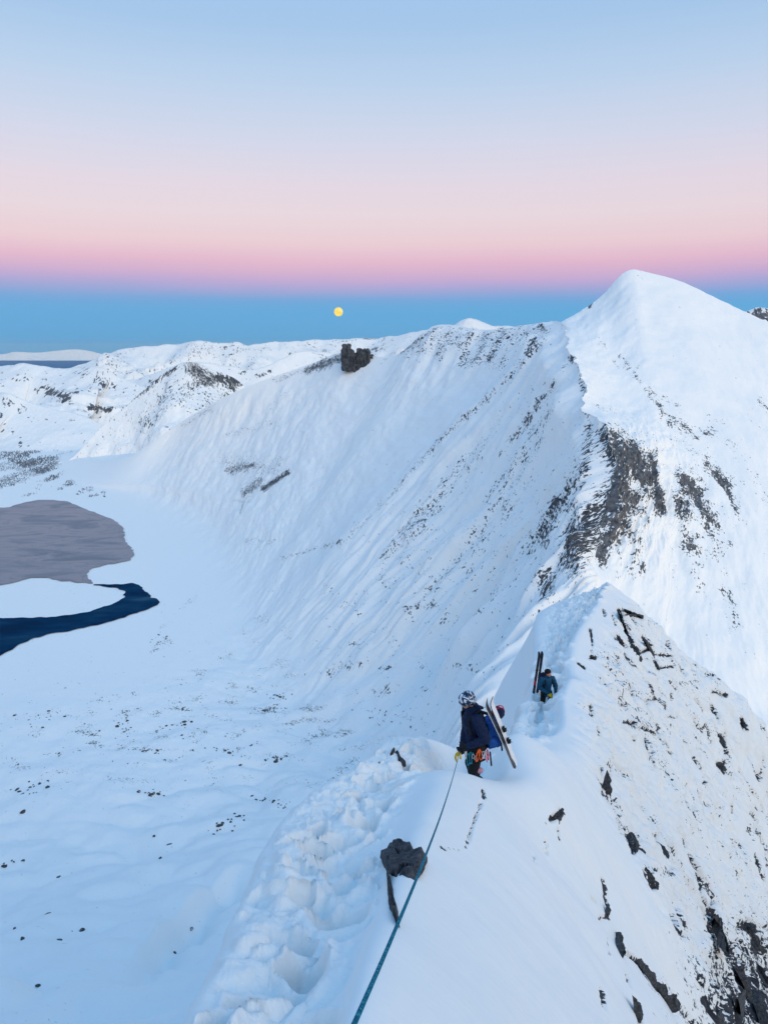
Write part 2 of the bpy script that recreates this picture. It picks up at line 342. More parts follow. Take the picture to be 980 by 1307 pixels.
# dotted stone fields on the valley floor
field = floor*np.exp(-((py-930)/85)**4)*sstep(8, 11, S)*.50*np.clip(fbm(px/42, py/15, 3, 3)*2.6+.05, 0, 1)
field += sstep(2.4, 3.4, V8)*sstep(7, 9, S)*(1-sstep(16, 18, S))*.34*np.clip(fbm(px/34, py/20, 13, 3)*2.4, 0, 1)*np.exp(-((py-830)/110)**4)
rk += field
forest = np.exp(-(np.hypot((px-35)/60, (py-585)/28))**2)
flow = np.stack([U, V, np.zeros_like(U)], -1)
cell_v = V8[:-1, :-1]
mtn = grid_mesh('mountain', G2, M_MTN, {'flow': flow, 'rock': np.clip(rk, 0, 1)}, cell_v < 4.0)
tag(mtn, 'long snowy mountain flank sweeping from the rocky ridge down to the lake valley', 'mountain', kind='structure')
flow_v = np.stack([G2[..., 0], G2[..., 1], G2[..., 2]], -1)
val = grid_mesh('valley', G2, M_VAL, {'flow': flow_v, 'rock': np.clip(rk, 0, 1)}, cell_v >= 4.0)
tag(val, 'snow covered valley floor dotted with dark stones below the ridge', 'valley', kind='structure')
VAL_G, VAL_PX, VAL_PY = G2, px, py
# back of the far ridge
bk = np.stack([G2[:, 0]+np.array(o) for o in ((0, 0, 0), (20, 60, -40), (60, 260, -220), (120, 700, -620))], 1)
nb = int(NU*12/(len(left)-1))
bk = bk[:nb]; kz = sstep(1.5, 5, S[:nb, 0]); bk[:, 1:, 2] = np.maximum(bk[:, :1, 2]+(bk[:, 1:, 2]-bk[:, :1, 2])*kz[:, None], -724)
bkg = catmull(bk.transpose(1, 0, 2), 40).transpose(1, 0, 2)
Ub, Vb = arclen(bkg)
tag(grid_mesh('mountain_backside', bkg, M_MTN, {'flow': np.stack([Ub, Vb, Ub*0], -1), 'rock': np.full(Ub.shape, .15)}), 'far side of the rocky ridge behind the long snowy flank', 'mountain', kind='structure')

# ------------------------------------------------------------------ the summit pyramid and its right face
R = []
def col_(pts): R.append([at(*p) for p in pts])
rib = [(716, 411, 1950), (727, 436, 1700), (738, 470, 1490), (748, 520, 1330), (775, 546, 1220), (777, 605, 1140), (764, 682, 1060), (764, 742, 1000), (756, 802, 940), (765, 850, 870)]
col_(rib)
col_([(742, 396, 1970), (752, 430, 1740), (762, 470, 1540), (774, 515, 1380), (793, 548, 1270), (803, 605, 1165), (802, 682, 1085), (800, 742, 1015), (792, 802, 955), (805, 850, 885)])
col_([(768, 377, 1985), (778, 425, 1770), (790, 470, 1590), (804, 515, 1430), (822, 552, 1310), (832, 605, 1200), (836, 675, 1105), (842, 742, 1030), (842, 802, 965), (852, 860, 890)])
col_([(806, 344, 2000), (815, 405, 1800), (828, 462, 1620), (842, 515, 1465), (856, 562, 1340), (863, 615, 1230), (865, 680, 1125), (860, 745, 1040), (855, 805, 970), (870, 870, 895)])
col_([(868, 359, 1990), (878, 415, 1800), (890, 470, 1625), (902, 525, 1470), (910, 575, 1345), (915, 630, 1235), (918, 690, 1130), (918, 755, 1045), (920, 815, 970), (935, 880, 900)])
col_([(925, 386, 1950), (935, 440, 1770), (946, 490, 1610), (958, 545, 1460), (965, 598, 1330), (970, 650, 1225), (975, 710, 1125), (978, 770, 1040), (985, 830, 970), (1000, 900, 900)])
col_([(980, 411, 1900), (992, 462, 1740), (1002, 512, 1590), (1012, 565, 1450), (1022, 620, 1325), (1030, 675, 1220), (1036, 735, 1125), (1042, 795, 1040), (1055, 855, 970), (1075, 920, 900)])
col_([(1080, 452, 1820), (1090, 505, 1680), (1100, 555, 1550), (1110, 605, 1430), (1120, 660, 1310), (1130, 715, 1210), (1140, 775, 1120), (1150, 835, 1040), (1170, 900, 965), (1190, 970, 900)])
col_([(1300, 540, 1700), (1310, 590, 1590), (1320, 640, 1480), (1330, 690, 1370), (1340, 745, 1270), (1355, 800, 1180), (1370, 860, 1100), (1385, 920, 1020), (1410, 990, 950), (1440, 1060, 880)])
def insert(i, f, top):
    a_, b_ = R[i], R[i+1]; c_ = [p*(1-f)+q*f for p, q in zip(a_, b_)]; c_[0] = at(*top); return c_
n1_, n2_ = insert(2, .62, (791, 352, 1996)), insert(3, .28, (823, 347, 2000))
R = R[:3]+[n1_]+R[3:4]+[n2_]+R[4:]
R = np.array([r+[r[-1]+np.array((0, -110, -60)), r[-1]+np.array((0, -300, -220))] for r in R])
# outer rows: skyline back side
NU2, NV2 = 620, 700
g = catmull(R, NU2); g = catmull(g.transpose(1, 0, 2), NV2).transpose(1, 0, 2)
n2 = normals(g); U2, V2 = arclen(g); px2, py2 = proj(g)
sv = np.linspace(0, 11, NV2)[None, :]*np.ones((NU2, 1)); su = np.linspace(0, 10, NU2)[:, None]*np.ones((1, NV2))
keep = sstep(0, .35, su)*sstep(0, .25, sv)
w2 = fbm(U2/160, V2/220, 4, 3)
cliff = np.exp(-(np.hypot((px2-805)/75, (py2-635)/95))**4)
d2 = keep*(fbm(U2/150, V2/260, 7, 4)*16+ridged(U2/38+w2, V2/200, 5, 4)*(1.2+15*cliff)*sstep(2, 4.5, sv)+fbm(U2/14, V2/30, 2, 4)*(.5+9*cliff)+fbm(U2/45, V2/80, 6, 4)*(3.0+3*sstep(4, 6, sv)))
# couloir down the cliff, left of the (890,620) rocks
cx = np.interp(py2, [540, 600, 650, 720, 780], [835, 848, 856, 868, 880]); d2 += -14*keep*np.exp(-((px2-cx)/9)**2)*sstep(560, 600, py2)*(1-sstep(690, 760, py2))
d2 += np.exp(-(sv/.12)**2)*fbm(U2/22, 0, 3, 4)*3
rg = np.exp(-su*1.8)*sstep(.0, .8, sv)
g0 = g.copy(); g[..., 0] += rag(g[..., 1], g[..., 2])*rg
G3 = g+n2*d2[..., None]
px2, py2 = proj(G3)
wob = fbm(px2/26, py2/26, 5, 4)*1.1
rl = [(776, 556, 800, 590, 24, .66), (800, 575, 826, 615, 26, .80), (790, 600, 775, 660, 32, .84), (800, 640, 770, 690, 30, .76), (830, 580, 842, 650, 9, .8), (740, 690, 735, 720, 16, .5), (765, 560, 752, 540, 10, .6), (810, 700, 805, 730, 14, .3), (815, 690, 820, 720, 8, .4),
      (872, 612, 888, 628, 15, .70), (868, 640, 880, 700, 16, .52), (885, 630, 905, 660, 10, .5), (880, 600, 892, 612, 10, .4), (902, 592, 925, 620, 9, .68), (925, 620, 942, 655, 7, .6), (895, 640, 915, 700, 18, .42), (905, 680, 925, 695, 12, .36), (890, 720, 900, 760, 10, .33),
      (790, 455, 820, 490, 5, .42), (820, 490, 860, 540, 7, .36), (860, 535, 890, 560, 6, .46), (842, 505, 870, 525, 8, .3), (800, 470, 812, 470, 4, .3), (930, 560, 950, 590, 8, .3), (960, 600, 985, 650, 10, .28), (970, 510, 985, 530, 6, .4),
      (935, 640, 945, 660, 6, .3), (870, 540, 900, 552, 8, .3), (762, 430, 790, 470, 4, .28), (775, 640, 740, 700, 24, .55), (757, 682, 735, 710, 18, .5), (755, 384, 752, 392, 2.5, .8), (880, 560, 885, 600, 12, .22), (920, 730, 935, 800, 12, .18)]
rk2 = np.clip(caps(px2, py2, rl, wob)*1.1+.30*keep*sstep(.8, 3, sv)*(1-sstep(7.5, 8.8, sv))*np.clip(fbm(U2/70, V2/110, 8, 4)*2.4-.05, 0, 1), 0, 1)
rk2 = rk2*(1-.9*np.exp(-((px2-cx)/4.5)**2)*sstep(600, 640, py2))
M_PEAK = snow_rock('peak_snow_rock', 14, 24, rock_a=(.030, .034, .042), rock_b=(.17, .172, .18), bump=.3, bump_scale=1.2, detail=8, rough=.68, fine=.22, g2=2.5, gain=3.0)
pk = grid_mesh('summit_peak', G3, M_PEAK, {'flow': np.stack([U2, V2, U2*0], -1), 'rock': rk2})
tag(pk, 'tall white pyramid peak with a dark rock cliff under its left rib', 'mountain', kind='structure')
bk = np.stack([G3[:, 0]+np.array(o) for o in ((0, 0, 0), (15, 70, -45), (60, 300, -250), (120, 800, -900))], 1)
bkg = catmull(bk.transpose(1, 0, 2), 40).transpose(1, 0, 2); Ub, Vb = arclen(bkg)
tag(grid_mesh('summit_peak_backside', bkg, M_PEAK, {'flow': np.stack([Ub, Vb, Ub*0], -1), 'rock': np.full(Ub.shape, .1)}), 'far side of the white pyramid peak', 'mountain', kind='structure')

# ------------------------------------------------------------------ distant ranges: tents along a crest line
def range_(name, label, crest, front=1.6, back=1.4, base=-760.0, nu=420, nv=110, rough=.16, gl=400.0, rocks=(), seed=0.0, base_rock=.05, mat=None, teeth_=.02, spur=None, hollow=1.7):
    C = catmull(np.array([at(*p) for p in crest]), nu)
    C[:, 2] = np.maximum(C[:, 2], base+1.0); H = C[:, 2]-base
    if spur is None: spur = np.zeros(nu)
    v = np.concatenate([np.linspace(-1, 0, nv//3, endpoint=False), np.linspace(0, 1, nv-nv//3)])
    tng = np.gradient(C[:, :2], axis=0); tng /= np.linalg.norm(tng, axis=1)[:, None]
    nn_ = np.stack([tng[:, 1], -tng[:, 0]], 1)
    flip = np.sign((nn_*(-C[:, :2])).sum(1)); nn_ *= flip[:, None]
    k = np.ones(25)/25; nn_ = np.stack([np.convolve(np.pad(nn_[:, i], 12, 'edge'), k, 'valid') for i in (0, 1)], 1)
    Gr = np.zeros((nu, nv, 3))
    for j, vv in enumerate(v):
        ext = front if vv >= 0 else -back
        prof = (1-abs(vv))**(hollow if vv >= 0 else 1.25)
        off = nn_*(H*ext*abs(vv))[:, None]
        Gr[:, j, :2] = C[:, :2]+off
        Gr[:, j, 2] = base+H*prof
    a = np.abs(v)[None, :]; Hm = H.mean()
    r = ridged(Gr[..., 0]/gl+seed, Gr[..., 1]/gl, seed, 5, .52); f = fbm(Gr[..., 0]/gl/1.7+seed, Gr[..., 1]/gl/1.7, seed+3, 4)
    amp = sstep(0, .5, a)*(1-sstep(.6, 1, a)*.85)*np.where(v >= 0, 1, .12)[None, :]
    Gr[..., 2] += Hm*rough*amp*(r*1.1+f*2.0-.45)+Hm*teeth_*(1-amp)*fbm(Gr[..., 0]/gl*4, Gr[..., 1]/gl*4, seed, 4)*2
    X, Y_ = proj(Gr)
    rr = caps(X, Y_, rocks, fbm(X/12, Y_/12, seed, 3)*.9) if rocks else np.zeros_like(X)
    rr = rr*1.1+base_rock*np.clip(r*1.5+.8*fbm(Gr[..., 0]/gl*6, Gr[..., 1]/gl*6, seed, 3)-.15, 0, 1)*7*(v >= 0)[None, :]*(a < .75)
    Ur, Vr = arclen(Gr)
    o = grid_mesh(name, Gr, mat or M_FAR, {'flow': np.stack([Ur, Vr, Ur*0], -1), 'rock': np.clip(rr, 0, 1)})
    tag(o, label, 'mountain', kind='structure'); return o
M_MID = snow_rock('mid_snowy_rock', 30, 70, fine=.3, g2=3.2, bump=.5, bump_scale=5)
range_('mountain_range', 'white far range along the skyline under the moon',
       [(60, 480, 15000), (110, 463, 15000), (150, 447, 15000), (190, 442, 15000), (225, 439, 15000), (252, 435, 14800), (275, 438, 15000), (303, 437, 15000), (318, 440, 15000), (352, 436, 15500), (372, 436, 15500), (400, 434, 16000), (445, 432, 16000), (480, 431, 16000), (530, 424, 15500), (575, 416, 15000), (598, 406, 14500), (625, 414, 15000), (660, 416, 15000), (700, 412, 15000), (760, 415, 15000)],
       2.6, 2.0, -900, 620, 110, .40, 1300, [(450, 445, 490, 447, 4, .2), (370, 452, 380, 456, 4, .4)], 1.0, .05)
range_('mountain_range', 'pale second range of rounded snow hills in front of the skyline',
       [(100, 500, 10500), (160, 487, 10500), (200, 476, 10300), (240, 462, 10300), (285, 466, 10500), (330, 470, 10500), (372, 452, 10800), (400, 448, 11000), (440, 455, 11000), (480, 470, 11000)],
       2.2, 2.0, -900, 460, 110, .22, 900, [(330, 480, 345, 474, 4, .5), (305, 478, 312, 475, 3, .5), (192, 486, 202, 490, 4, .45)], 5.0, .04)
range_('hill', 'low snow hill with broken rock bands at the left edge',
       [(-60, 482, 8500), (-10, 470, 8500), (30, 464, 8300), (60, 468, 8300), (95, 470, 8200), (125, 468, 8000), (150, 480, 8000), (180, 492, 7900), (215, 508, 7800)],
       3.0, 2.0, -760, 400, 110, .30, 620, [(60, 500, 85, 508, 5, .6), (45, 498, 60, 495, 3, .5), (110, 478, 135, 492, 9, .36), (95, 490, 100, 500, 4, .3), (115, 520, 140, 522, 5, .55)], 9.0, .04)
range_('hill', 'smooth snow hill with a rocky left top low at the left edge',
       [(-120, 545, 6000), (-60, 520, 6000), (-10, 503, 6000), (10, 502, 5900), (35, 512, 5900), (70, 522, 5800), (105, 530, 5700), (135, 545, 5600), (150, 560, 5600), (168, 578, 5550)],
       2.9, 1.8, -708, 300, 90, .12, 600, [(5, 512, 30, 522, 8, .42), (0, 545, 20, 560, 10, .25)], 13.0, .02)
range_('hill', 'steep pointed hill with a dark rocky top left of the ridge',
       [(70, 594, 4600), (88, 588, 4650), (105, 572, 4700), (130, 545, 4800), (162, 517, 4900), (190, 493, 4950), (212, 474, 5000), (232, 464, 5000), (244, 462, 5000), (258, 466, 5050), (275, 473, 5100), (300, 483, 5100), (320, 500, 5100), (350, 520, 5100)],
       1.75, 1.6, -706, 460, 200, .17, 260, [(243, 466, 262, 480, 9, .42), (250, 470, 268, 486, 12, .66), (262, 482, 300, 487, 10, .70), (225, 470, 195, 490, 4, .5), (255, 488, 235, 500, 12, .38), (250, 470, 290, 500, 14, .26), (225, 490, 180, 540, 14, .26), (270, 500, 250, 540, 16, .2), (195, 490, 155, 522, 3, .42), (215, 520, 190, 540, 9, .26)], 17.0, .03, M_MID, .012, None, 1.55)
range_('mountain_range', 'small white peak at the right edge of the skyline',
       [(925, 410, 9000), (945, 399, 9000), (966, 393, 9000), (985, 396, 9000), (1010, 405, 9000), (1060, 412, 9000)], 1.6, 1.6, -700, 200, 60, .2, 700, [(960, 402, 985, 404, 6, .5)], 21.0, .05)

def shoulder():  # unseen ridge added behind the camera to block sky light from the lower-left slope
    C = np.array([(120, -260, 190), (-60, -230, 120), (-350, -260, 150), (-800, -330, 210), (-1400, -500, 180), (-2200, -800, 60), (-3000, -1100, -300)], float)
    C = catmull(C, 160); v = np.linspace(-1, 1, 81); H = C[:, 2]+760
    Gs = np.zeros((160, 81, 3))
    for j, vv_ in enumerate(v):
        pr_ = (1-abs(vv_))**1.15; Gs[:, j, 0] = C[:, 0]; Gs[:, j, 1] = C[:, 1]+vv_*H*.95; Gs[:, j, 2] = -760+H*pr_
    Gs[..., 2] += fbm(Gs[..., 0]/180, Gs[..., 1]/180, 3, 4)*60*(1-np.abs(v))[None, :]
    Us, Vs = arclen(Gs)
    tag(grid_mesh('shading_shoulder', Gs, M_MTN, {'flow': np.stack([Us, Vs, Us*0], -1), 'rock': np.full(Us.shape, .62)}), 'unseen mountain shoulder added behind the camera to shade the near slope', 'mountain', kind='structure')  # mostly dark rock, so that it throws back less light
shoulder()

# ground sheet to the horizon, sea beyond
def polar_sheet(name, rings, z, mat, n=180, noise_=0):
    th = np.linspace(0, 2*math.pi, n+1)
    Gp = np.zeros((len(rings), n+1, 3))
    for i, r in enumerate(rings):
        Gp[i, :, 0] = r*np.cos(th); Gp[i, :, 1] = r*np.sin(th); Gp[i, :, 2] = z
    if noise_: Gp[..., 2] += noise_*fbm(Gp[..., 0]/900, Gp[..., 1]/900, 2, 3)
    fl = Gp.copy()
    return grid_mesh(name, Gp, mat, {'flow': fl, 'rock': np.zeros(Gp.shape[:2])})
tag(polar_sheet('ground', [1, 300, 900, 1500, 2200, 3000, 4000, 5000, 6500, 8000, 9500, 11000, 12500, 14000, 15000], -722, M_VAL, 220, 12), 'wide snow plain under the mountains', 'ground', kind='structure')
M_SEA, t, b = principled('sea_water', (.0, .13, .30), .6, .0)
tag(polar_sheet('sea', [14000, 16000, 20000, 30000, 45000, 60000, 70000], -880, M_SEA), 'strip of dark blue sea on the left horizon', 'sea', kind='structure')
range_('mountain_range', 'thin pale coast beyond the blue sea strip', [(-200, 452, 62000), (-60, 450, 62000), (0, 452, 62000), (20, 449, 62000), (45, 450, 62000), (70, 448, 62000), (90, 446, 62000), (110, 447, 62000), (135, 453, 62000), (160, 457, 62000), (190, 459, 62000)], 1.6, 2, -885, 160, 30, .2, 2600, [], 33.0, .0)

# ------------------------------------------------------------------ lake
def flat_poly(name, pts, z, mat, n=260, wob_=1.2):
    pts = catmull(np.array(pts+pts[:1], float), n)[:-1]
    w = np.array([at_z(p[0], p[1], z) for p in pts])
    ang = np.arange(len(w))*.9
    w[:, 0] += perlin(w[:, 0]/28, w[:, 1]/28, 2)*wob_*8; w[:, 1] += perlin(w[:, 0]/28, w[:, 1]/28, 7)*wob_*8
    bm = bmesh.new(); vs = [bm.verts.new(p) for p in w]; f = bm.faces.new(vs)
    if f.normal.z < 0: f.normal_flip()
    bmesh.ops.triangulate(bm, faces=[f])
    me = bpy.data.meshes.new(name); bm.to_mesh(me); bm.free()
    return link(name, me, mat)
M_ICE, t, b = principled('dark_lake_ice', (.2, .2, .22), .35, .10)
g_ = N(t, 'ShaderNodeTexCoord'); mp_ = N(t, 'ShaderNodeMapping'); mp_.inputs['Scale'].default_value = (.0045, .0090, 1); mp_.inputs['Rotation'].default_value = (0, 0, -.5)
n_ = N(t, 'ShaderNodeTexNoise'); n_.inputs['Scale'].default_value = 1; n_.inputs['Detail'].default_value = 7; n_.inputs['Roughness'].default_value = .6; n_.inputs['Distortion'].default_value = .8
t.links.new(g_.outputs['Object'], mp_.inputs[0]); t.links.new(mp_.outputs[0], n_.inputs[0])
t.links.new(RAMP(t, n_.outputs[0], [(.37, (.13, .15, .19, 1)), (.45, (.20, .20, .235, 1)), (.49, (.262, .240, .268, 1)), (.55, (.275, .250, .272, 1)), (.568, (.17, .18, .22, 1)), (.585, (.25, .235, .262, 1)), (.66, (.17, .18, .215, 1))], 'LINEAR'), b.inputs['Base Color'])
M_WATER, t, b = principled('dark_lake_water', (.0005, .024, .085), .4, .0)
g_ = N(t, 'ShaderNodeTexCoord'); mp_ = N(t, 'ShaderNodeMapping'); mp_.inputs['Scale'].default_value = (.006, .016, 1); n_ = N(t, 'ShaderNodeTexNoise'); n_.inputs['Scale'].default_value = 1; n_.inputs['Detail'].default_value = 6
t.links.new(g_.outputs['Object'], mp_.inputs[0]); t.links.new(mp_.outputs[0], n_.inputs[0])
t.links.new(RAMP(t, n_.outputs[0], [(.38, (.0008, .022, .062, 1)), (.5, (.001, .034, .088, 1)), (.60, (.006, .050, .105, 1)), (.66, (.03, .085, .14, 1))], 'LINEAR'), b.inputs['Base Color'])
ice = flat_poly('lake_ice', [(-60, 640), (0, 648), (25, 643), (52, 638), (85, 640), (110, 650), (145, 664), (158, 675), (160, 690), (169, 700), (171, 708), (162, 716), (135, 721), (114, 727), (113, 738), (118, 744), (90, 742), (62, 738), (40, 737), (10, 745), (-60, 752)], ZV+2.2, M_ICE)
tag(ice, 'mauve grey frozen lake sheet with darker cracks on the left', 'lake', kind='structure')
wat = flat_poly('lake', [(-60, 790), (0, 789), (50, 788), (100, 783), (140, 772), (157, 763), (158, 756), (148, 750), (128, 748), (120, 746), (140, 746), (172, 745), (184, 752), (194, 762), (205, 768), (195, 775), (160, 787), (120, 798), (90, 805), (55, 811), (30, 820), (5, 834), (-60, 860)], ZV+1.8, M_WATER)
tag(wat, 'dark blue open water arm curving round the snowy spit', 'lake', kind='structure')

# ------------------------------------------------------------------ the near ridge
def off(p, d): return np.array(p)+np.array(d)
ROWS = []
def near(y, L, A_, B, C, K, R=None, wall=1.0):
    pts = [at(*p, y) if len(p) == 2 else at(*p) for p in (L, A_, B, C, K)]
    l = pts[0]
    wl = [off(l, (-260, 20, -330)), off(l, (-110, 8, -150)), off(l, (-34*wall, 3, -54)), off(l, (-8*wall, .8, -16)), off(l, (-1.5*wall, .2, -3.4)), off(l, (-.22*wall, 0, -.55*wall))]
    if R is None: rs = [off(pts[4], d) for d in ((1.1, 0, -1.15), (3.4, .2, -4.4), (8.5, .6, -12.2), (20, 1.5, -29))]
    else: rs = [at(*p, y) if len(p) == 2 else at(*p) for p in R]
    rs += [off(rs[3], (14, 1, -20)), off(rs[3], (60, 6, -85)), off(rs[3], (200, 20, -300))]
    ROWS.append(wl+pts+rs)
def back(y, zc, x=0.0):
    k = np.array((x, y, zc))
    wl = [off(k, d) for d in ((-300, 0, -330), (-130, 0, -150), (-42, 0, -54), (-12, 0, -16), (-4, 0, -3.6), (-2.2, 0, -.8), (-1.8, 0, -.1), (-1.3, 0, 0), (-.9, 0, -.05), (-.5, 0, 0), (0, 0, .05), (1.2, 0, -1.1), (3.6, 0, -4.3), (9, 0, -12.2), (20, 0, -29), (35, 0, -50), (80, 0, -115), (220, 0, -330))]
    ROWS.append(wl)
back(-700, 330, 40); back(-300, 150, 12); back(-90, 36, 3); back(-25, 7.0, 1); back(-6, -.4, .2); back(-1, -1.9, 0)  # unseen ridge behind the camera, raised to block light from behind
near(1.0, (-60, 2060), (60, 1980), (170, 1965), (320, 1955), (480, 1940))
near(2.1, (130, 1515), (205, 1490), (285, 1488), (385, 1468), (480, 1458))
near(3.0, (232, 1312), (285, 1294), (345, 1302), (428, 1285), (505, 1270))
near(4.4, (296, 1186), (332, 1166), (395, 1176), (468, 1164), (535, 1155))
near(6.3, (334, 1090), (372, 1070), (435, 1080), (498, 1070), (560, 1064))
near(8.0, (378, 1030), (408, 1016), (460, 1028), (515, 1018), (580, 1014))
near(9.4, (424, 998), (446, 986), (490, 992), (542, 984), (602, 994))
near(10.7, (470, 970), (490, 962), (530, 975), (585, 1020), (650, 992), [(712, 1018), (800, 1165), (900, 1350), (1080, 1680)])
near(12.3, (500, 947), (528, 942), (562, 950), (606, 1000), (652, 938), [(704, 972), (780, 1070), (868, 1215), (1020, 1470)])
near(14.2, (560, 985), (598, 985), (636, 975), (654, 968), (680, 954), [(728, 975), (790, 1055), (866, 1175), (1000, 1400)])
near(17.5, (652, 952), (666, 946), (683, 944), (702, 940), (722, 930), [(760, 962), (812, 1042), (884, 1160), (1000, 1350)])
near(20.5, (662, 922), (674, 915), (688, 921), (703, 910), (724, 893), [(766, 938), (820, 1020), (895, 1140), (1008, 1325)])
near(22.8, (668, 900), (680, 899), (693, 906), (708, 890), (732, 868), [(776, 918), (832, 1002), (906, 1122), (1015, 1300)])
near(24.2, (674, 894), (686, 898), (699, 913), (714, 890), (742, 868), [(786, 914), (842, 995), (914, 1112), (1020, 1285)])
near(26, (679, 872), (691, 868), (702, 872), (714, 862), (738, 856), [(790, 900), (848, 985), (920, 1098), (1026, 1268)])
near(30, (684, 836), (700, 832), (712, 830), (724, 820), (744, 813), [(800, 868), (862, 955), (935, 1070), (1036, 1235)])
near(36, (684, 798), (708, 790), (738, 784), (752, 780), (768, 776), [(815, 824), (870, 898), (942, 1005), (1036, 1150)])
near(40, (690, 780), (722, 766), (752, 757), (765, 753), (778, 755), [(826, 800), (877, 853), (922, 888), (985, 966)])
near(43, (704, 790), (732, 775), (760, 764), (770, 759), (784, 761), [(829, 808), (880, 860), (926, 896), (990, 976)])
l43 = ROWS[-1]
ROWS.append([off(p, (2, 8, -9)) for p in l43]); ROWS.append([off(p, (8, 60, -50)) for p in l43]); ROWS.append([off(p, (30, 300, -200)) for p in l43])
RW = np.array(ROWS)
yst = RW[:, 9, 1]                                  # station depth
ns = len(ROWS)
# denser sampling where it is near and in view
dens = np.interp(np.arange(ns), [0, 5, 6, 7, 13, 14, 23, 24, 25, 27], [8, 14, 22, 60, 62, 62, 52, 40, 14, 8])
tt = np.concatenate([np.linspace(i, i+1, int(dens[i]), endpoint=False) for i in range(ns-1)]+[[ns-1]])
a = catmull(RW, 0, tt)
cd = [4, 5, 6, 10, 16, 26, 58, 62, 62, 62, 54, 66, 66, 54, 16, 8, 5]
vv = np.concatenate([np.linspace(i, i+1, cd[i], endpoint=False) for i in range(17)]+[[17]])
Gn = catmull(a.transpose(1, 0, 2), 0, vv).transpose(1, 0, 2)
nn = normals(Gn)
# outward: up and to the open side
Vn = vv[None, :]*np.ones((len(tt), 1)); Tn = tt[:, None]*np.ones((1, len(vv)))
pxn, pyn = proj(Gn)
X, Y, Z = Gn[..., 0], Gn[..., 1], Gn[..., 2]
tr = sstep(5.9, 6.7, Vn)*(1-sstep(8.6, 9.5, Vn)); tr_near = tr*(1-sstep(10.5, 11.4, Tn+0*Vn-0))*1.0
t_idx = lambda y: np.interp(y, yst, np.arange(ns))
nearz = 1-sstep(t_idx(11.5), t_idx(12.6), Tn)
farz = sstep(t_idx(15.5), t_idx(17), Tn)
# trodden trench: boot holes with thrown-up rims, then clods
disp = np.zeros_like(X)
def trench_lane(centre, x0, step, depth, rad, lanes):
    global disp
    for (y0, dx, s, ry) in lanes:
        ti = t_idx(y0)
        i = np.argmin(np.abs(tt-ti))
        row = Gn[i]
        c = row[np.argmin(np.abs(vv-centre))]
        cx_, cy_ = c[0]+dx, y0
        d = np.sqrt(((X-cx_)/(rad*s))**2+((Y-cy_)/(rad*s*ry))**2)
        disp -= depth*s*np.exp(-(d**2.6)); disp += depth*.42*s*np.exp(-((d-1.35)/.38)**2)
r_ = np.random.default_rng(3)
wx_ = fbm(X*2.6, Y*2.6, 1, 3); wy_ = fbm(X*2.6, Y*2.6, 9, 3)
XW, YW = X+wx_*.22, Y+wy_*.22
i0, i1 = np.argmin(np.abs(tt-t_idx(1.0))), np.argmin(np.abs(tt-t_idx(12.4))); j0, j1 = np.argmin(np.abs(vv-5.9)), np.argmin(np.abs(vv-9.6))
sl = (slice(i0, i1), slice(j0, j1))
sub = np.zeros_like(X[sl]); xs_, ys_ = XW[sl], YW[sl]
def spot(v0, y0, dx):
    i = np.argmin(np.abs(tt-t_idx(y0))); c = Gn[i][np.argmin(np.abs(vv-v0))]
    return c[0]+dx, y0
# boot holes: two wandering lines of them, each with a thrown-up rim
hole = np.zeros_like(sub); rim = np.zeros_like(sub); clod = np.zeros_like(sub)
def boot(cx_, cy_, R0, dp, sq, ph):
    global hole, rim
    d = np.hypot((xs_-cx_)/R0, (ys_-cy_)/(R0*sq))
    hole = np.minimum(hole, -dp*np.exp(-d**4.2)); rim = np.maximum(rim, .42*dp*np.exp(-((d-1.42)/.40)**2)*(.7+.5*np.sin(np.arctan2(ys_-cy_, xs_-cx_)*2+ph)))
y_ = 1.5; sgn = 1
while y_ < 12.0:
    cx_, cy_ = spot(8.0, y_, sgn*.17+r_.normal(0, .09)); boot(cx_, cy_, r_.uniform(.11, .17), r_.uniform(.16, .32), r_.uniform(.8, 1.5), y_*9); sgn = -sgn; y_ += r_.uniform(.26, .46)
for k in range(40):
    cx_, cy_ = spot(r_.uniform(6.9, 8.7), r_.uniform(1.5, 11.5), 0); boot(cx_, cy_, r_.uniform(.07, .15), r_.uniform(.06, .18), r_.uniform(.7, 1.4), k)
# clods and broken blocks of crust
for k in range(900):
    y0 = 1.4+10.8*r_.random()**.8; cx_, cy_ = spot(r_.normal(7.8, .62), y0, 0); R0 = .022+.070*r_.random()**2.4; an = r_.uniform(0, 3.14); sq = r_.uniform(.6, 1)
    ex, ey = xs_-cx_, ys_-cy_; u_, v_ = ex*math.cos(an)+ey*math.sin(an), (-ex*math.sin(an)+ey*math.cos(an))/sq
    m_ = (np.abs(u_) < 2*R0) & (np.abs(v_) < 2*R0)
    if not m_.any(): continue
    d = np.maximum(np.hypot(u_[m_], v_[m_]), np.maximum(np.abs(u_[m_]), np.abs(v_[m_]))*1.12)/R0
    clod[m_] = np.maximum(clod[m_], R0*r_.uniform(.5, .95)*sstep(1.3, .5, d))
lump = np.zeros_like(X); lump[sl] = hole+rim*(1-np.clip(-hole/.12, 0, 1))+clod
clods = billow(XW*1.3, YW*1.3, Z*.4, 2, .5)
lump += tr*nearz*(clods*.13+fbm(XW*3.6, YW*3.6, 2, 4, .5)*.075+fbm(X*11, Y*11, Z*2, 4, .65)*.030)
lump *= np.maximum(sstep(5.7, 6.6, Vn)*(1-sstep(8.8, 9.6, Vn)), 0)*nearz
# cornice lip and smooth wind snow
disp += sstep(5, 6, Vn)*(1-sstep(6.0, 6.6, Vn))*fbm(X*1.5, Y*1.5, 3, 3)*.07*nearz
smooth_ = sstep(8.8, 9.6, Vn)
disp += smooth_*nearz*(fbm(X*.7, Y*.7, Z*.4, 3)*.06)
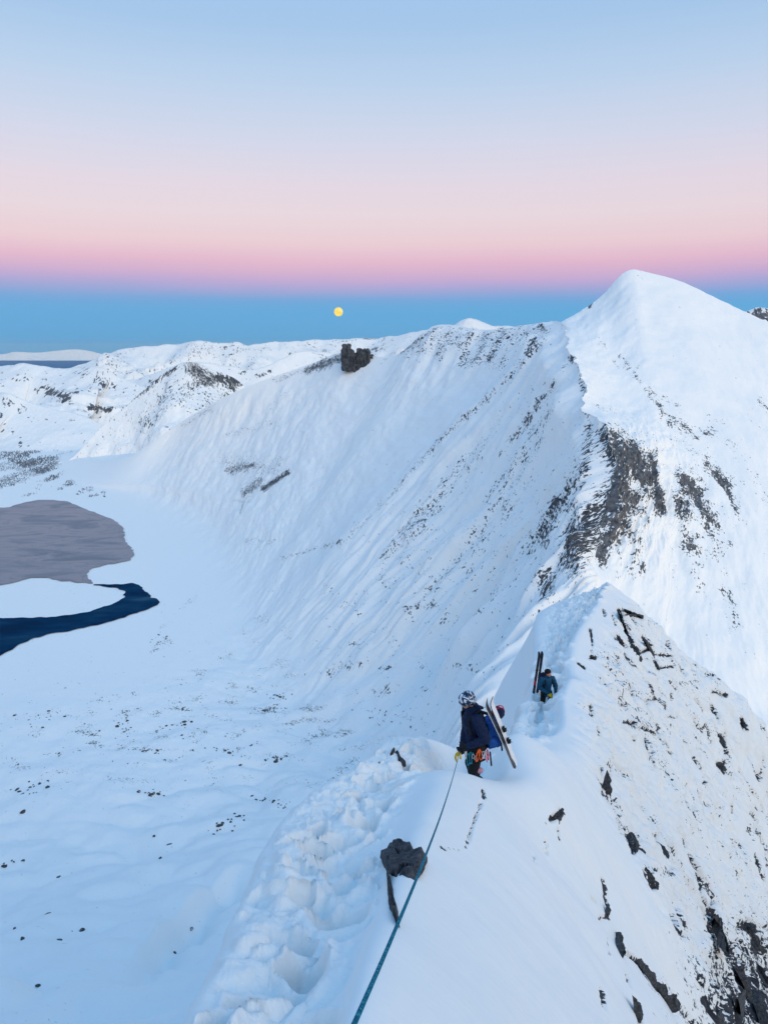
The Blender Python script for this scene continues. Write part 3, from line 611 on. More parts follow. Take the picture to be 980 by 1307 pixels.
# distant trench with its own steps
y0 = 15.0
while y0 < 41.5:
    i = np.argmin(np.abs(tt-t_idx(y0))); c = Gn[i][np.argmin(np.abs(vv-(8.0 if y0 < 32 else 8.4)))]
    dx = r_.normal(0, .22); s = r_.uniform(.16, .36); dp = r_.uniform(.16, .40)
    d = np.sqrt(((XW-c[0]-dx)/s)**2+((YW-y0)/(s*r_.uniform(.7, 1.4)))**2)
    disp += -dp*np.exp(-d**2.4)+.4*dp*np.exp(-((d-1.4)/.4)**2); y0 += r_.uniform(.18, .6)
trf = farz*sstep(6.2, 7.1, Vn)*(1-sstep(8.9, 9.7, Vn))
disp += trf*(billow(X*1.2, Y*1.2, Z*.4, 3)*.20+fbm(X*3.4, Y*3.4, 4, 3)*.24)
# rime-plastered rock wall right of the crest
rw = sstep(10.0, 10.8, Vn)*sstep(t_idx(13.5), t_idx(20), Tn+.9*(Vn-11))
rw = np.maximum(rw, .8*sstep(12.2, 13, Vn)*sstep(t_idx(9.6), t_idx(14), Tn))
q = Y*.95+.18*X; s_ = X*.55-Z*.8                      # along the crest / down the fall line
w3 = fbm(q*.5, s_*.25, 2, 3)
fl_ = ridged(q*1.0+w3*.9, s_*.26, 4, 4, .55); fl2 = ridged(q*3.1+w3, s_*.8, 8, 3)
ledge = fbm(q*.6, s_*1.1, 12, 4)
disp += rw*(fl_*.30+fl2*.07+ledge*.26+fbm(q*2.4, s_*1.3, 3, 4)*.20+np.abs(perlin(q*1.6+w3, s_*.35, 77))*-.22)
nearface = smooth_*(1-rw)
disp += sstep(10.0, 11, Vn)*(1-rw)*(fbm(q*.40, s_*.20, 4, 3)*.16+fbm(X*1.6, Y*1.6, Z*1.0, 3)*.03)
ZX = lambda x: 560+x*.42857
ZY = lambda y: 900+y*.42857
def z7(x0, y0, x1, y1, w, s): return (ZX(x0), ZY(y0), ZX(x1), ZY(y1), w, s)
def z6(x0, y0, x1, y1, w, s): return (640+x0*.347, 740+y0*.347, 640+x1*.347, 740+y1*.347, w, s)
def z8(x0, y0, x1, y1, w, s): return (780+x0*.2041, 1100+y0*.2041, 780+x1*.2041, 1100+y1*.2041, w, s)
cr = [z7(485, 180, 490, 270, 3, .5), z7(505, 200, 508, 290, 3, .6), z7(490, 260, 508, 285, 5, .62), z7(525, 280, 545, 380, 3.5, .55), z7(560, 370, 580, 440, 5, .55), z7(590, 390, 605, 430, 4, .4), z7(615, 490, 640, 545, 6, .56), z7(640, 490, 690, 500, 7, .40), z7(690, 620, 725, 690, 5, .55), z7(715, 620, 740, 670, 6, .42),
      z7(530, 680, 552, 740, 2.2, .8), z7(560, 740, 600, 770, 5, .5), z7(600, 770, 640, 830, 4.2, .8), z7(640, 830, 700, 895, 4.2, .85), z7(660, 820, 705, 870, 7, .36), z7(560, 800, 565, 830, 1.8, .7), z7(590, 880, 597, 950, 2.6, .8), z7(485, 850, 492, 900, 3, .7), z7(725, 910, 760, 950, 9, .5),
      z7(335, 340, 365, 320, 5, .72), z7(355, 370, 360, 400, 2, .7), z7(320, 400, 318, 440, 2, .55), z7(280, 440, 284, 465, 2, .5), z7(130, 255, 135, 275, 3, .65), z7(125, 290, 105, 350, 2.6, .55), z7(105, 350, 80, 420, 3, .5), z7(10, 425, 60, 430, 4, .36),
      z7(488, 520, 503, 600, 2.4, .72), z7(480, 635, 500, 632, 3.4, .75), z7(455, 575, 465, 582, 2, .6), z7(500, 690, 510, 760, 1.5, .35),
      z7(455, 0, 460, 30, 2, .7), z7(555, 50, 640, 80, 5, .42), z7(580, 95, 585, 110, 2, .6), z7(615, 105, 625, 140, 4, .45), z7(640, 165, 645, 190, 2, .5), z7(795, 55, 805, 90, 2, .62), z7(835, 85, 860, 140, 2.4, .78), z7(835, 180, 850, 200, 3.5, .75), z7(845, 165, 855, 175, 2, .6), z7(900, 40, 915, 70, 3, .75),
      z7(845, 265, 850, 285, 2, .4), z7(870, 290, 876, 320, 2, .5), z7(930, 320, 945, 335, 3, .6), z7(715, 360, 735, 420, 2, .62), z7(755, 460, 760, 485, 2, .6), z7(770, 500, 800, 610, 2, .75), z7(795, 515, 800, 545, 2, .6), z7(880, 400, 905, 430, 2, .55), z7(920, 365, 940, 400, 2.6, .72), z7(940, 445, 968, 515, 2.5, .8), z7(970, 430, 980, 460, 2.5, .6), z7(885, 490, 890, 520, 2, .45), z7(975, 260, 985, 280, 2, .5),
      z8(625, 300, 690, 480, 5, .9), z8(650, 430, 735, 565, 5, .85), z8(600, 300, 665, 590, 2, .8), z8(665, 520, 660, 600, 3, .75), z8(735, 520, 790, 490, 3, .7), z8(790, 420, 800, 380, 2.4, .75), z8(840, 350, 850, 370, 2, .8), z8(840, 400, 890, 430, 9, .95), z8(890, 430, 915, 560, 7, .85), z8(915, 560, 955, 570, 4, .75), z8(920, 470, 980, 480, 2.5, .7), z8(810, 490, 830, 550, 2.6, .8), z8(760, 580, 790, 600, 2.4, .7), z8(825, 590, 850, 720, 2, .75),
      z8(785, 670, 850, 800, 5, .8), z8(850, 740, 880, 850, 5, .85), z8(830, 790, 835, 850, 5, .9), z8(740, 720, 800, 860, 5, .75), z8(700, 690, 720, 780, 2.4, .7), z8(790, 840, 820, 980, 10, .82), z8(730, 850, 750, 890, 6, .6), z8(880, 850, 915, 980, 3, .8), z8(905, 820, 965, 1000, 3.2, .85), z8(910, 730, 955, 820, 2.6, .75), z8(930, 650, 980, 770, 4.5, .8), z8(970, 600, 985, 650, 3, .7),
      z8(535, 735, 590, 780, 3, .7), z8(550, 780, 550, 800, 2, .7), z8(585, 860, 640, 960, 6, .85), z8(640, 940, 700, 1020, 10, .85), z8(620, 860, 660, 880, 4, .6), z8(660, 860, 680, 890, 3, .5), z8(740, 960, 850, 1020, 9, .55), z8(650, 770, 665, 810, 2, .5), z8(505, 0, 515, 35, 2, .7), z8(535, 80, 575, 230, 2, .75), z8(575, 230, 615, 330, 2, .75), z8(590, 120, 602, 160, 2, .6), z8(785, 60, 790, 90, 1.8, .6),
      z6(430, 110, 460, 190, 2.6, .85), z6(460, 190, 505, 270, 3, .9), z6(500, 270, 545, 255, 2.4, .75), z6(520, 210, 560, 275, 2.6, .85), z6(560, 272, 625, 280, 2, .7), z6(558, 290, 575, 325, 2, .8), z6(575, 325, 630, 318, 2, .7), z6(430, 210, 450, 240, 2.6, .75), z6(450, 240, 480, 245, 2, .6), z6(445, 110, 520, 140, 2.2, .75), z6(325, 180, 335, 240, 1.8, .7), z6(330, 285, 345, 285, 4, .75), z6(330, 260, 335, 280, 2, .6), z6(280, 305, 305, 325, 2, .8), z6(420, 270, 435, 300, 1.8, .75), z6(375, 110, 380, 130, 2.6, .7), z6(408, 130, 420, 165, 2, .6), z6(620, 370, 640, 400, 2, .75), z6(620, 420, 628, 440, 1.8, .6), z6(650, 380, 720, 370, 5, .36), z6(775, 410, 825, 425, 3.5, .7), z6(880, 515, 890, 550, 2.2, .8), z6(895, 520, 900, 545, 2, .6), z6(530, 440, 575, 435, 4, .5), z6(535, 440, 540, 460, 2, .6), z6(610, 500, 640, 505, 3, .5), z6(450, 525, 490, 525, 2.4, .7), z6(520, 540, 565, 565, 3, .72), z6(530, 590, 545, 640, 2.6, .65), z6(480, 575, 490, 595, 2, .6), z6(325, 460, 335, 500, 2.6, .7), z6(355, 540, 358, 570, 1.6, .6), z6(715, 440, 740, 480, 2, .6), z6(750, 530, 765, 585, 1.8, .7), z6(735, 545, 740, 560, 1.8, .6), z6(805, 570, 835, 640, 2, .85), z6(795, 680, 820, 705, 3.4, .8), z6(815, 665, 822, 680, 2, .7), z6(670, 590, 690, 600, 2.4, .45)]
wobn = fbm(q*3.5, s_*2.0, 5, 3)*1.0
Gn2 = Gn+nn*disp[..., None]; Gn2[..., 2] += lump*.72
pxr, pyr = proj(Gn2)
inview = (pxr > -80) & (pxr < 1060) & (pyr > 700) & (pyr < 1400) & (Vn > 8.4)
rkn = np.where(inview, 1.22*caps(pxr, pyr, cr, wobn), 0)
rkn = np.maximum(rkn, np.where(rw > .5, np.clip(.10+ledge*.30+.5*fbm(q*.22, s_*.15, 31, 3), 0, .40)*rw*.85, 0))
lowr = np.where(inview, np.exp(-(np.hypot((pxr-965)/90, (pyr-1285)/115))**2), 0)
rkn = np.maximum(rkn, lowr*np.clip(.42+.45*fl_+ledge*.6, 0, .9))
# bare rock stands in hollows melted out of the snow, broken and blocky
crk = sstep(.74, .92, 1-2*np.abs(perlin(q*.85+w3*.9, s_*.20+fbm(q*.7, s_*.5, 41, 2)*.7, 91)))*sstep(-.06, .16, fbm(q*.35, s_*.28, 95, 3))
crk2 = sstep(.84, .95, 1-2*np.abs(perlin(q*.30+w3*.6, s_*.55+w3, 97)))*sstep(.08, .26, fbm(q*.5, s_*.4, 99, 3))
rkn = np.maximum(rkn, rw*(.72*crk+.55*crk2)*np.where(pxr > 0, 1, 1)); disp_c = rw*np.clip(crk+.7*crk2, 0, 1)*-.10
Gn2 = Gn2+nn*disp_c[..., None]
brk = sstep(.40, .62, rkn)
Gn2 = Gn2+nn*(brk*(-.10+.22*fbm(q*3, s_*2.2, 9, 3))*np.clip(Y/18, .35, 1.4))[..., None]
flown = np.stack([q, s_, X*.3], -1)
snow_noflow = (1-rw)[..., None]
rdg = grid_mesh('snow_ridge', Gn2, M_RIDGE, {'flow': flown, 'rock': (lambda r: np.where(r < .03, -.4, r))(np.clip(np.maximum(rkn, .85*(1-sstep(3.6, 4.2, Vn))*(1-sstep(t_idx(8), t_idx(11), Tn))), 0, 1)), 'crust': np.clip(rw*.9+.5*tr*nearz+.4*trf, .05, 1)})  # unseen left wall made dark rock to weaken light bounced onto the slope below
tag(rdg, 'steep near snow ridge with a trodden trench along its left edge', 'ridge', kind='structure')
PXR, PYR = proj(Gn2)


# ------------------------------------------------------------------ picking points on what has been built
def picker(Gp, PX_, PY_, mask):
    D = Gp[..., 1]*CP-Gp[..., 2]*SP
    ix = np.nonzero(mask.ravel())[0]
    fx, fy, fd, fp = PX_.ravel()[ix], PY_.ravel()[ix], D.ravel()[ix], Gp.reshape(-1, 3)[ix]
    def pick(x, y, r=6.0):
        m = np.nonzero((np.abs(fx-x) < r) & (np.abs(fy-y) < r))[0]
        if len(m) == 0: return None
        near_ = m[fd[m] < fd[m].min()*1.06+.1]
        k = near_[np.argmin(np.hypot(fx[near_]-x, fy[near_]-y))]
        d = fd[k]
        up = (CY-y)/F_PX; dx = (x-CX)/F_PX            # exact line of sight at that depth
        return np.array((dx*d, (CP+up*SP)*d, (-SP+up*CP)*d)), ix[k]
    return pick
pick_ridge = picker(Gn2, PXR, PYR, (PXR > -100) & (PXR < 1100) & (PYR > 700) & (PYR < 1450) & (Vn > 5))
pick_valley = picker(VAL_G, VAL_PX, VAL_PY, (V8 > 2.0) & (VAL_PX > -60) & (VAL_PX < 800))
NRM_R = normals(Gn2).reshape(-1, 3)

# ------------------------------------------------------------------ rock outcrops standing out of the near snow
M_ROCK2 = rock_material('near_rock', (.006, .010, .017), (.070, .076, .088), 15, True, 1.38)
def outcrop(label, pts, rise, seed, group=None, name='rock', mat=None, jk=1.0, slim=1.0, coarse=False):
    """pts: outline in photograph pixels, carried onto the ridge surface; a blocky body with real depth grows out of the snow"""
    c2 = np.mean(pts, axis=0); hit = pick_ridge(*c2, 8)
    if hit is None: return None
    c, k = hit; nrm_ = NRM_R[k]
    ou = catmull(np.array(list(pts)+[pts[0]], float), len(pts)*8+1)[:-1]
    if coarse:
        pp = np.array(list(pts)+[pts[0]], float); tq = np.arange(len(pts)*7)/7.0; iq = tq.astype(int); ou = pp[iq]+(pp[iq+1]-pp[iq])*(tq-iq)[:, None]
    ring = []
    for x, y in ou:
        # line of sight met with the local plane of the slope
        d = np.array(at(x, y, 1.0)); t_ = (c@nrm_)/(d@nrm_) if abs(d@nrm_) > .12 else c[1]
        q_ = d*t_
        if np.linalg.norm(q_-c) > 6*rise+1.5: q_ = d*c[1]
        ring.append(q_)
    ring = np.array(ring); n = len(ring); size = np.mean(np.linalg.norm(ring-c, axis=1))
    rs = [1.15, 1.04, 1.0, .96, .90, .82, .72, .60, .47, .33, .19, .07]; hs = [-.9, -.25, .1, .5, .75, .9, .97, 1.0, 1.0, 1.0, 1.0, 1.0]
    if slim < 1:
        r2 = ring-c; ev = np.linalg.svd(r2, full_matrices=False)[2]; ring = c+np.outer(r2@ev[0], ev[0])*1.05+np.outer(r2@ev[1], ev[1])*slim+np.outer(r2@ev[2], ev[2])
    jag = jk*.16*fbm(ring[:, 0]/size*1.6+seed, ring[:, 1]/size*1.6, ring[:, 2]/size*1.6, 3)+jk*.42*fbm(ring[:, 0]/size*4+seed, ring[:, 1]/size*4, ring[:, 2]/size*4, 4, .8)
    if coarse: rs, hs = [1.12, 1.02, .99, .95, .9, .82, .74, .64, .54, .43, .32, .2, .08], [-1.3, -.1, .45, .8, .95]+[1.0]*8
    V_, F_ = [], []
    for r0, h in zip(rs, hs):
        p = c+(ring-c)*r0
        fr = 1.0/max(size, .02)
        nz = fbm(p[:, 0]*fr*.9+seed, p[:, 1]*fr*.9, p[:, 2]*fr*.9, 4, .6); fl = np.round(perlin(p[:, 0]*fr*1.3+seed*3, p[:, 1]*fr*1.3, p[:, 2]*fr*1.3)*3.5)/3.5; nz = nz-.55*np.abs(perlin(p[:, 0]*fr*2.4+seed, p[:, 1]*fr*2.4, p[:, 2]*fr*2.4))
        if coarse:
            ee = (p-c)/size; fl = np.round(perlin(ee[:, 0]*1.7+seed*3, ee[:, 1]*1.7, ee[:, 2]*1.7)*4)/4*1.3
            nz = .55*fbm(ee[:, 0]*3+seed, ee[:, 1]*3, ee[:, 2]*3, 5, .65)-1.1*np.exp(-(perlin(ee[:, 0]*1.3+seed, ee[:, 1]*1.3, ee[:, 2]*1.3+5)/.035)**2)
        p = p+nrm_[None, :]*(rise*h*(1+.8*fl*(h > .3)+1.5*nz*(h > 0)))[:, None]+(ring-c)*(jag*(.4+.6*r0))[:, None]
        V_ += [tuple(v-c) for v in p]
    for i in range(len(rs)-1):
        for j in range(n):
            a_, b_ = i*n+j, i*n+(j+1) % n
            F_.append((a_, b_, b_+n, a_+n))
    F_.append(tuple(range((len(rs)-1)*n, len(rs)*n)))
    me = bpy.data.meshes.new(name); me.from_pydata(V_, [], F_); me.update()
    bm = bmesh.new(); bm.from_mesh(me); bmesh.ops.recalc_face_normals(bm, faces=bm.faces); bm.to_mesh(me); bm.free()
    o = link(name, me, mat or M_ROCK); o.location = c
    return tag(o, label, 'rock', group)
k5 = lambda L: [(470+x*.15306, 1040+y*.15306) for x, y in L]      # coordinates noted on enlarged views
k7 = lambda L: [(ZX(x), ZY(y)) for x, y in L]
k8 = lambda L: [(780+x*.2041, 1100+y*.2041) for x, y in L]
k6 = lambda L: [(640+x*.347, 740+y*.347) for x, y in L]
kt = lambda L: [(430+x*.1939, 900+y*.1939) for x, y in L]
outcrop('large dark angular rock with tan patches sticking out of the snow beside the rope', k5([(105, 315), (150, 290), (200, 230), (260, 215), (310, 245), (350, 240), (378, 290), (430, 300), (462, 300), (460, 340), (420, 430), (370, 480), (320, 515), (285, 505), (262, 520), (235, 528), (195, 490), (160, 430)]), .038, 1.3, jk=.22, coarse=True, mat=M_ROCK2)
outcrop('thin dark sliver of rock just below the large rock by the rope', k5([(155, 490), (175, 485), (190, 560), (205, 620), (212, 690), (238, 760), (243, 860), (215, 835), (175, 770), (165, 690), (160, 600)]), .022, 2.1, jk=.75, coarse=True, mat=M_ROCK2)
ROCKS = [
 ('small flat topped rock on the smooth slope under the ski tails', k7([(330, 340), (345, 315), (368, 310), (372, 330), (360, 360), (340, 358)]), .10),
 ('dark double slab at the left edge of the rock wall above the long crack', k7([(478, 235), (488, 250), (508, 205), (513, 245), (512, 285), (495, 285), (482, 265)]), .16),
 ('ragged rock rib lowest in the line of rocks left of the wall', k7([(570, 375), (585, 395), (600, 420), (590, 440), (578, 438), (562, 400)]), .14),
 ('cluster of rock teeth half buried beside the smooth face', k7([(620, 485), (640, 510), (655, 530), (645, 548), (630, 540), (618, 510)]), .14),
 ('narrow dark blade of rock at the head of the long lower outcrop', k7([(528, 675), (540, 690), (550, 715), (553, 745), (545, 735), (533, 705)]), .12),
 ('upper piece of the long dark outcrop at the lower edge', k7([(590, 760), (605, 765), (625, 800), (645, 825), (640, 835), (610, 805), (595, 785)]), .2),
 ('lower piece of the long dark outcrop running down the smooth face', k7([(640, 822), (665, 840), (690, 878), (708, 868), (712, 895), (690, 900), (665, 880), (640, 845)]), .2),
 ('thin upright crack of rock at the bottom edge', k7([(586, 880), (594, 890), (602, 950), (597, 960), (590, 930)]), .1),
 ('small hooked rock at the foot of a vertical crack', k7([(478, 632), (492, 628), (503, 590), (507, 625), (495, 645), (480, 645)]), .08),
 ('tall dark slab leaning right in the lower rock wall', k8([(618, 305), (632, 300), (660, 350), (685, 400), (695, 470), (740, 560), (735, 575), (712, 540), (680, 500), (655, 430), (630, 360)]), .3),
 ('big square dark block highest in the lower right cliffs', k8([(790, 430), (820, 390), (850, 375), (890, 385), (900, 430), (885, 460), (850, 445), (800, 450)]), .45),
 ('steep dark pillar under the square block at the right edge', k8([(880, 440), (905, 450), (915, 520), (955, 560), (940, 575), (915, 570), (895, 520)]), .35),
 ('sharp dark fin between snow runnels in the lower cliffs', k8([(785, 665), (800, 680), (830, 730), (850, 770), (875, 830), (860, 845), (835, 800), (805, 740)]), .35),
 ('broad dark buttress low in the cliffs with snow on its ledges', k8([(790, 830), (815, 840), (830, 900), (828, 980), (800, 985), (785, 920)]), .5),
 ('long thin dark fin right of the broad buttress', k8([(905, 815), (920, 850), (945, 930), (968, 1000), (955, 1005), (925, 930), (905, 860)]), .35),
 ('dark rock at the left end of the lower cliffs by the bottom edge', k8([(585, 855), (610, 865), (640, 930), (690, 960), (700, 1020), (660, 1010), (620, 960), (595, 900)]), .4),
 ('curved dark slab on the right edge above the thin fin', k8([(930, 650), (950, 680), (985, 740), (985, 790), (955, 730), (935, 690)]), .3),
 ('longest dark crack of rock high on the second knoll', k6([(430, 108), (442, 130), (455, 170), (472, 215), (495, 250), (508, 272), (495, 275), (470, 245), (450, 200), (436, 155)]), .28),
 ('short dark rock left of the longest crack on the knoll', k6([(428, 205), (440, 215), (452, 238), (440, 242), (430, 225)]), .2),
 ('thin rock ledge at the top right of the knoll', k6([(445, 105), (470, 115), (500, 128), (525, 138), (518, 146), (490, 138), (460, 126)]), .22),
 ('slanting dark rock under the knoll ledge', k6([(520, 208), (532, 225), (550, 260), (562, 278), (550, 275), (532, 248)]), .22),
 ('low bracket shaped rock on the knoll face', k6([(558, 288), (570, 300), (580, 322), (565, 320), (556, 302)]), .2),
 ('small dark rock on the snow bank above the second climber', k6([(278, 302), (290, 312), (308, 322), (300, 330), (284, 322)]), .18),
 ('small rock stacked on the trench bank at the left of the knoll face', k6([(326, 285), (335, 278), (348, 288), (340, 296), (328, 294)]), .2),
 ('thin rock standing in the snow left of the knoll cracks', k6([(324, 180), (332, 190), (338, 235), (330, 240), (326, 210)]), .18),
 ('dark rock on the skyline edge of the knoll wall', k6([(880, 512), (890, 515), (902, 545), (890, 552), (880, 535)]), .3),
 ('long thin dark rock in the upper right wall', k6([(803, 568), (815, 585), (838, 635), (830, 645), (812, 610)]), .28),
 ('chunky dark rock below the long thin one', k6([(793, 682), (812, 672), (825, 690), (815, 708), (800, 700)]), .28),
 ('flat rock tip poking out at the right skyline', k6([(800, 418), (825, 416), (830, 428), (810, 432)]), .26),
 ('small black tooth of snow rock behind the trench left of the first climber', kt([(385, 305), (405, 305), (415, 345), (452, 375), (450, 390), (415, 375), (395, 355)]), .10),
 ('little pale topped rock left of the black tooth', kt([(345, 320), (370, 285), (382, 295), (372, 325), (352, 335)]), .08),
 ('lowest small rock at the edge of the cornice shoulder', kt([(262, 385), (280, 378), (285, 395), (268, 402)]), .07),
]
for i, (lb, pt, rise) in enumerate(ROCKS): outcrop(lb, pt, rise*.34, 3.7*i+.6, jk=1.1, slim=.72)

# ------------------------------------------------------------------ boulders and stones on the valley floor
def boulder_mesh(seed):
    bm = bmesh.new(); bmesh.ops.create_icosphere(bm, subdivisions=2, radius=1)
    for v in bm.verts:
        p = v.co; k = 1+.35*float(perlin(p.x*1.3+seed, p.y*1.3, p.z*1.3))+.12*float(perlin(p.x*3+seed, p.y*3, p.z*3))
        v.co = Vector((p.x*k*1.15, p.y*k*.9, p.z*k*.72))
    me = bpy.data.meshes.new('boulder'); bm.to_mesh(me); bm.free(); me.materials.append(M_BOULDER); return me
BM = [boulder_mesh(i*5.1) for i in range(5)]
rb = random.Random(11)
def boulder(x, y, s, label, group):
    h = pick_valley(x, y, 5)
    if h is None: return
    p, k = h
    o = link('boulder', rb.choice(BM)); r = s*np.linalg.norm(p)/F_PX*.5
    o.location = p; o.scale = (r*rb.uniform(.8, 1.5), r*rb.uniform(.8, 1.3), r*rb.uniform(.7, 1.1)); o.rotation_euler = (rb.uniform(-.2, .2), rb.uniform(-.2, .2), rb.uniform(0, 6.3))
    tag(o, label, 'boulder', group)
big = [(30, 1036, 4.5, 'single dark boulder near the left edge below the long stone rows'), (76, 1120, 5, 'rounded boulder with a snow cap on the empty near slope'), (61, 1168, 5.5, 'slanting dark boulder on the near slope above the lowest group'), (223, 1217, 5.5, 'dark boulder under the wind carved shadow streak'), (49, 1258, 4, 'lone small boulder on the darkest snow at the lower left'), (105, 1188, 6, 'largest boulder of the short row in the middle of the near slope'),
       (92, 1190, 4, 'smaller boulder next to the largest one of the short row'), (76, 1200, 4.5, 'boulder at the left end of the short row'), (29, 1198, 4, 'boulder left of the short row near the frame edge'), (243, 1186, 4.5, 'boulder just under the tip of the shadow streak'), (205, 1095, 3.5, 'small boulder alone on the smooth fold'), (197, 1067, 3.5, 'small boulder beside the fold above the streak'), (216, 1078, 4, 'boulder on the crest of the smooth fold'), (19, 1186, 3.6, 'faint boulder at the far left above the near row')]
for b_ in big: boulder(*b_[:3], b_[3], None)
def cluster(n, x0, y0, x1, y1, w, s0, s1, label, group):
    for i in range(n):
        t_ = rb.random(); boulder(x0+(x1-x0)*t_+rb.gauss(0, w), y0+(y1-y0)*t_+rb.gauss(0, w*.5), s0+(s1-s0)*rb.random()**3, label, group)
cluster(18, 155, 915, 168, 942, 5, 1.6, 5.0, 'dark stone in the dense patch above the middle of the boulder field', 'stones of the dense middle patch')
cluster(16, 200, 934, 248, 917, 3, 1.4, 4, 'dark stone in the slanting row of the boulder field', 'stones of the slanting row')
cluster(14, 163, 955, 204, 961, 2.4, 1.2, 3.5, 'dark stone in the level row under the dense patch', 'stones of the level row')
cluster(16, 272, 954, 312, 964, 4, 1.4, 4.5, 'dark stone in the row right of the level row', 'stones of the right hand row')
cluster(12, 342, 890, 368, 890, 5, 1.4, 4.5, 'dark stone in the patch below the foot of the face', 'stones below the foot of the face')
cluster(12, 342, 968, 352, 970, 5, 1.6, 4.5, 'dark stone in the small knot near the cornice', 'stones of the knot near the cornice')
cluster(20, 275, 1060, 306, 1040, 6, 1.6, 4.5, 'dark stone in the group close to the cornice edge', 'stones close to the cornice edge')
cluster(18, 325, 1018, 372, 1030, 5, 1.6, 4, 'dark stone in the line running to the cornice edge', 'stones running to the cornice edge')
cluster(16, 35, 918, 70, 912, 8, 1.4, 4, 'dark stone at the left of the boulder field', 'stones at the left of the boulder field')
cluster(18, 20, 1012, 58, 1000, 9, 1.5, 4.5, 'dark stone in the lower left of the boulder field', 'stones in the lower left of the field')
cluster(14, 180, 1008, 205, 1014, 5, 1.5, 4.5, 'dark stone in the lower middle of the boulder field', 'stones in the lower middle of the field')
cluster(12, 200, 815, 220, 818, 7, 1.2, 3, 'dark stone by the water arm', 'stones by the water arm')
cluster(12, 0, 1105, 30, 1098, 4, 1.4, 4, 'dark stone in the thin row at the left edge', 'stones of the thin row at the left edge')
cluster(40, 60, 960, 420, 930, 40, 1.1, 3.4, 'scattered dark stone on the open valley snow', 'scattered stones on the valley snow')
cluster(30, 480, 900, 530, 925, 18, 1.1, 3.2, 'scattered dark stone on the slope left of the first climber', 'scattered stones left of the first climber')

# ------------------------------------------------------------------ far birch wood, too far off to count
def wood():
    r = np.random.default_rng(5); V_, F_ = [], []
    for i in range(26000):
        x, y = r.uniform(-40, 135), r.uniform(556, 634)
        k = 2.6*float(perlin(x/40, (y+x*.28)/7, 4.4))+1.1*float(perlin(x/12, y/4., 2.2))
        dens = math.exp(-((x-25)/70)**2-((y-588)/24)**2)
        if r.random()*1.25 > dens+.75*k-.20: continue
        p = at_z(x, y, ZV); h = r.uniform(2.5, 6.5); w = h*r.uniform(.28, .45); b0 = len(V_)
        V_ += [(p[0]-w, p[1]-w*.6, p[2]-2+h*.3), (p[0]+w, p[1]-w*.6, p[2]-2+h*.35), (p[0], p[1]+w, p[2]-2+h*.3), (p[0]+r.normal(0, .6), p[1], p[2]+h), (p[0], p[1], p[2]-8)]
        F_ += [(b0, b0+1, b0+3), (b0+1, b0+2, b0+3), (b0+2, b0, b0+3), (b0+1, b0, b0+4), (b0+2, b0+1, b0+4), (b0, b0+2, b0+4)]
    me = bpy.data.meshes.new('birch_wood'); me.from_pydata(V_, [], F_)
    m, t, b = principled('bare_birch', (.12, .14, .175), .9, .1)
    tag(link('birch_wood', me, m), 'dark bands of bare birch wood on the valley floor beyond the lake', 'wood', kind='stuff')
wood()

# ------------------------------------------------------------------ smooth bodies from rounded pieces
def prim_bm(bm, pr):
    kind = pr[0]
    if kind == 'cap':
        _, p0, p1, r0, r1 = pr; p0, p1 = Vector(p0), Vector(p1); ax = (p1-p0); L = ax.length; ax = ax.normalized() if L > 1e-6 else Vector((0, 0, 1))
        s1 = ax.orthogonal().normalized(); s2 = ax.cross(s1); n = 14; rings = []
        prof = [(-math.cos(a_)*r0, math.sin(a_)*r0) for a_ in (.35, .8, 1.25)]+[(0, r0)]+[(L, r1)]+[(L+math.sin(a_)*r1, math.cos(a_)*r1) for a_ in (.35, .8, 1.25)]
        b0 = bm.verts.new(p0-ax*r0); b1 = bm.verts.new(p1+ax*r1)
        for h, r in prof: rings.append([bm.verts.new(p0+ax*h+(s1*math.cos(2*math.pi*i/n)+s2*math.sin(2*math.pi*i/n))*r) for i in range(n)])
        for a_, b_ in zip(rings, rings[1:]):
            for i in range(n): bm.faces.new((a_[i], a_[(i+1) % n], b_[(i+1) % n], b_[i]))
        for i in range(n): bm.faces.new((rings[0][(i+1) % n], rings[0][i], b0)); bm.faces.new((rings[-1][i], rings[-1][(i+1) % n], b1))
    elif kind == 'ell':
        _, c, r, rot = pr
        M_ = Matrix.Translation(Vector(c)) @ (rot.to_4x4() if rot is not None else Matrix()) @ Matrix.Diagonal((*r, 1))
        bmesh.ops.create_uvsphere(bm, u_segments=20, v_segments=14, radius=1, matrix=M_)
    elif kind == 'box':
        _, c, sz, rot = pr
        M_ = Matrix.Translation(Vector(c)) @ (rot.to_4x4() if rot is not None else Matrix()) @ Matrix.Diagonal((*sz, 1))
        bmesh.ops.create_cube(bm, size=1, matrix=M_)
def temp_eval(me, mods):
    o = bpy.data.objects.new('temporary', me); COL.objects.link(o)
    for typ, kw in mods:
        m = o.modifiers.new(typ, typ)
        for k, v in kw.items(): setattr(m, k, v)
    dg = bpy.context.evaluated_depsgraph_get(); out = bpy.data.meshes.new_from_object(o.evaluated_get(dg), depsgraph=dg)
    bpy.data.objects.remove(o); bpy.data.meshes.remove(me); return out
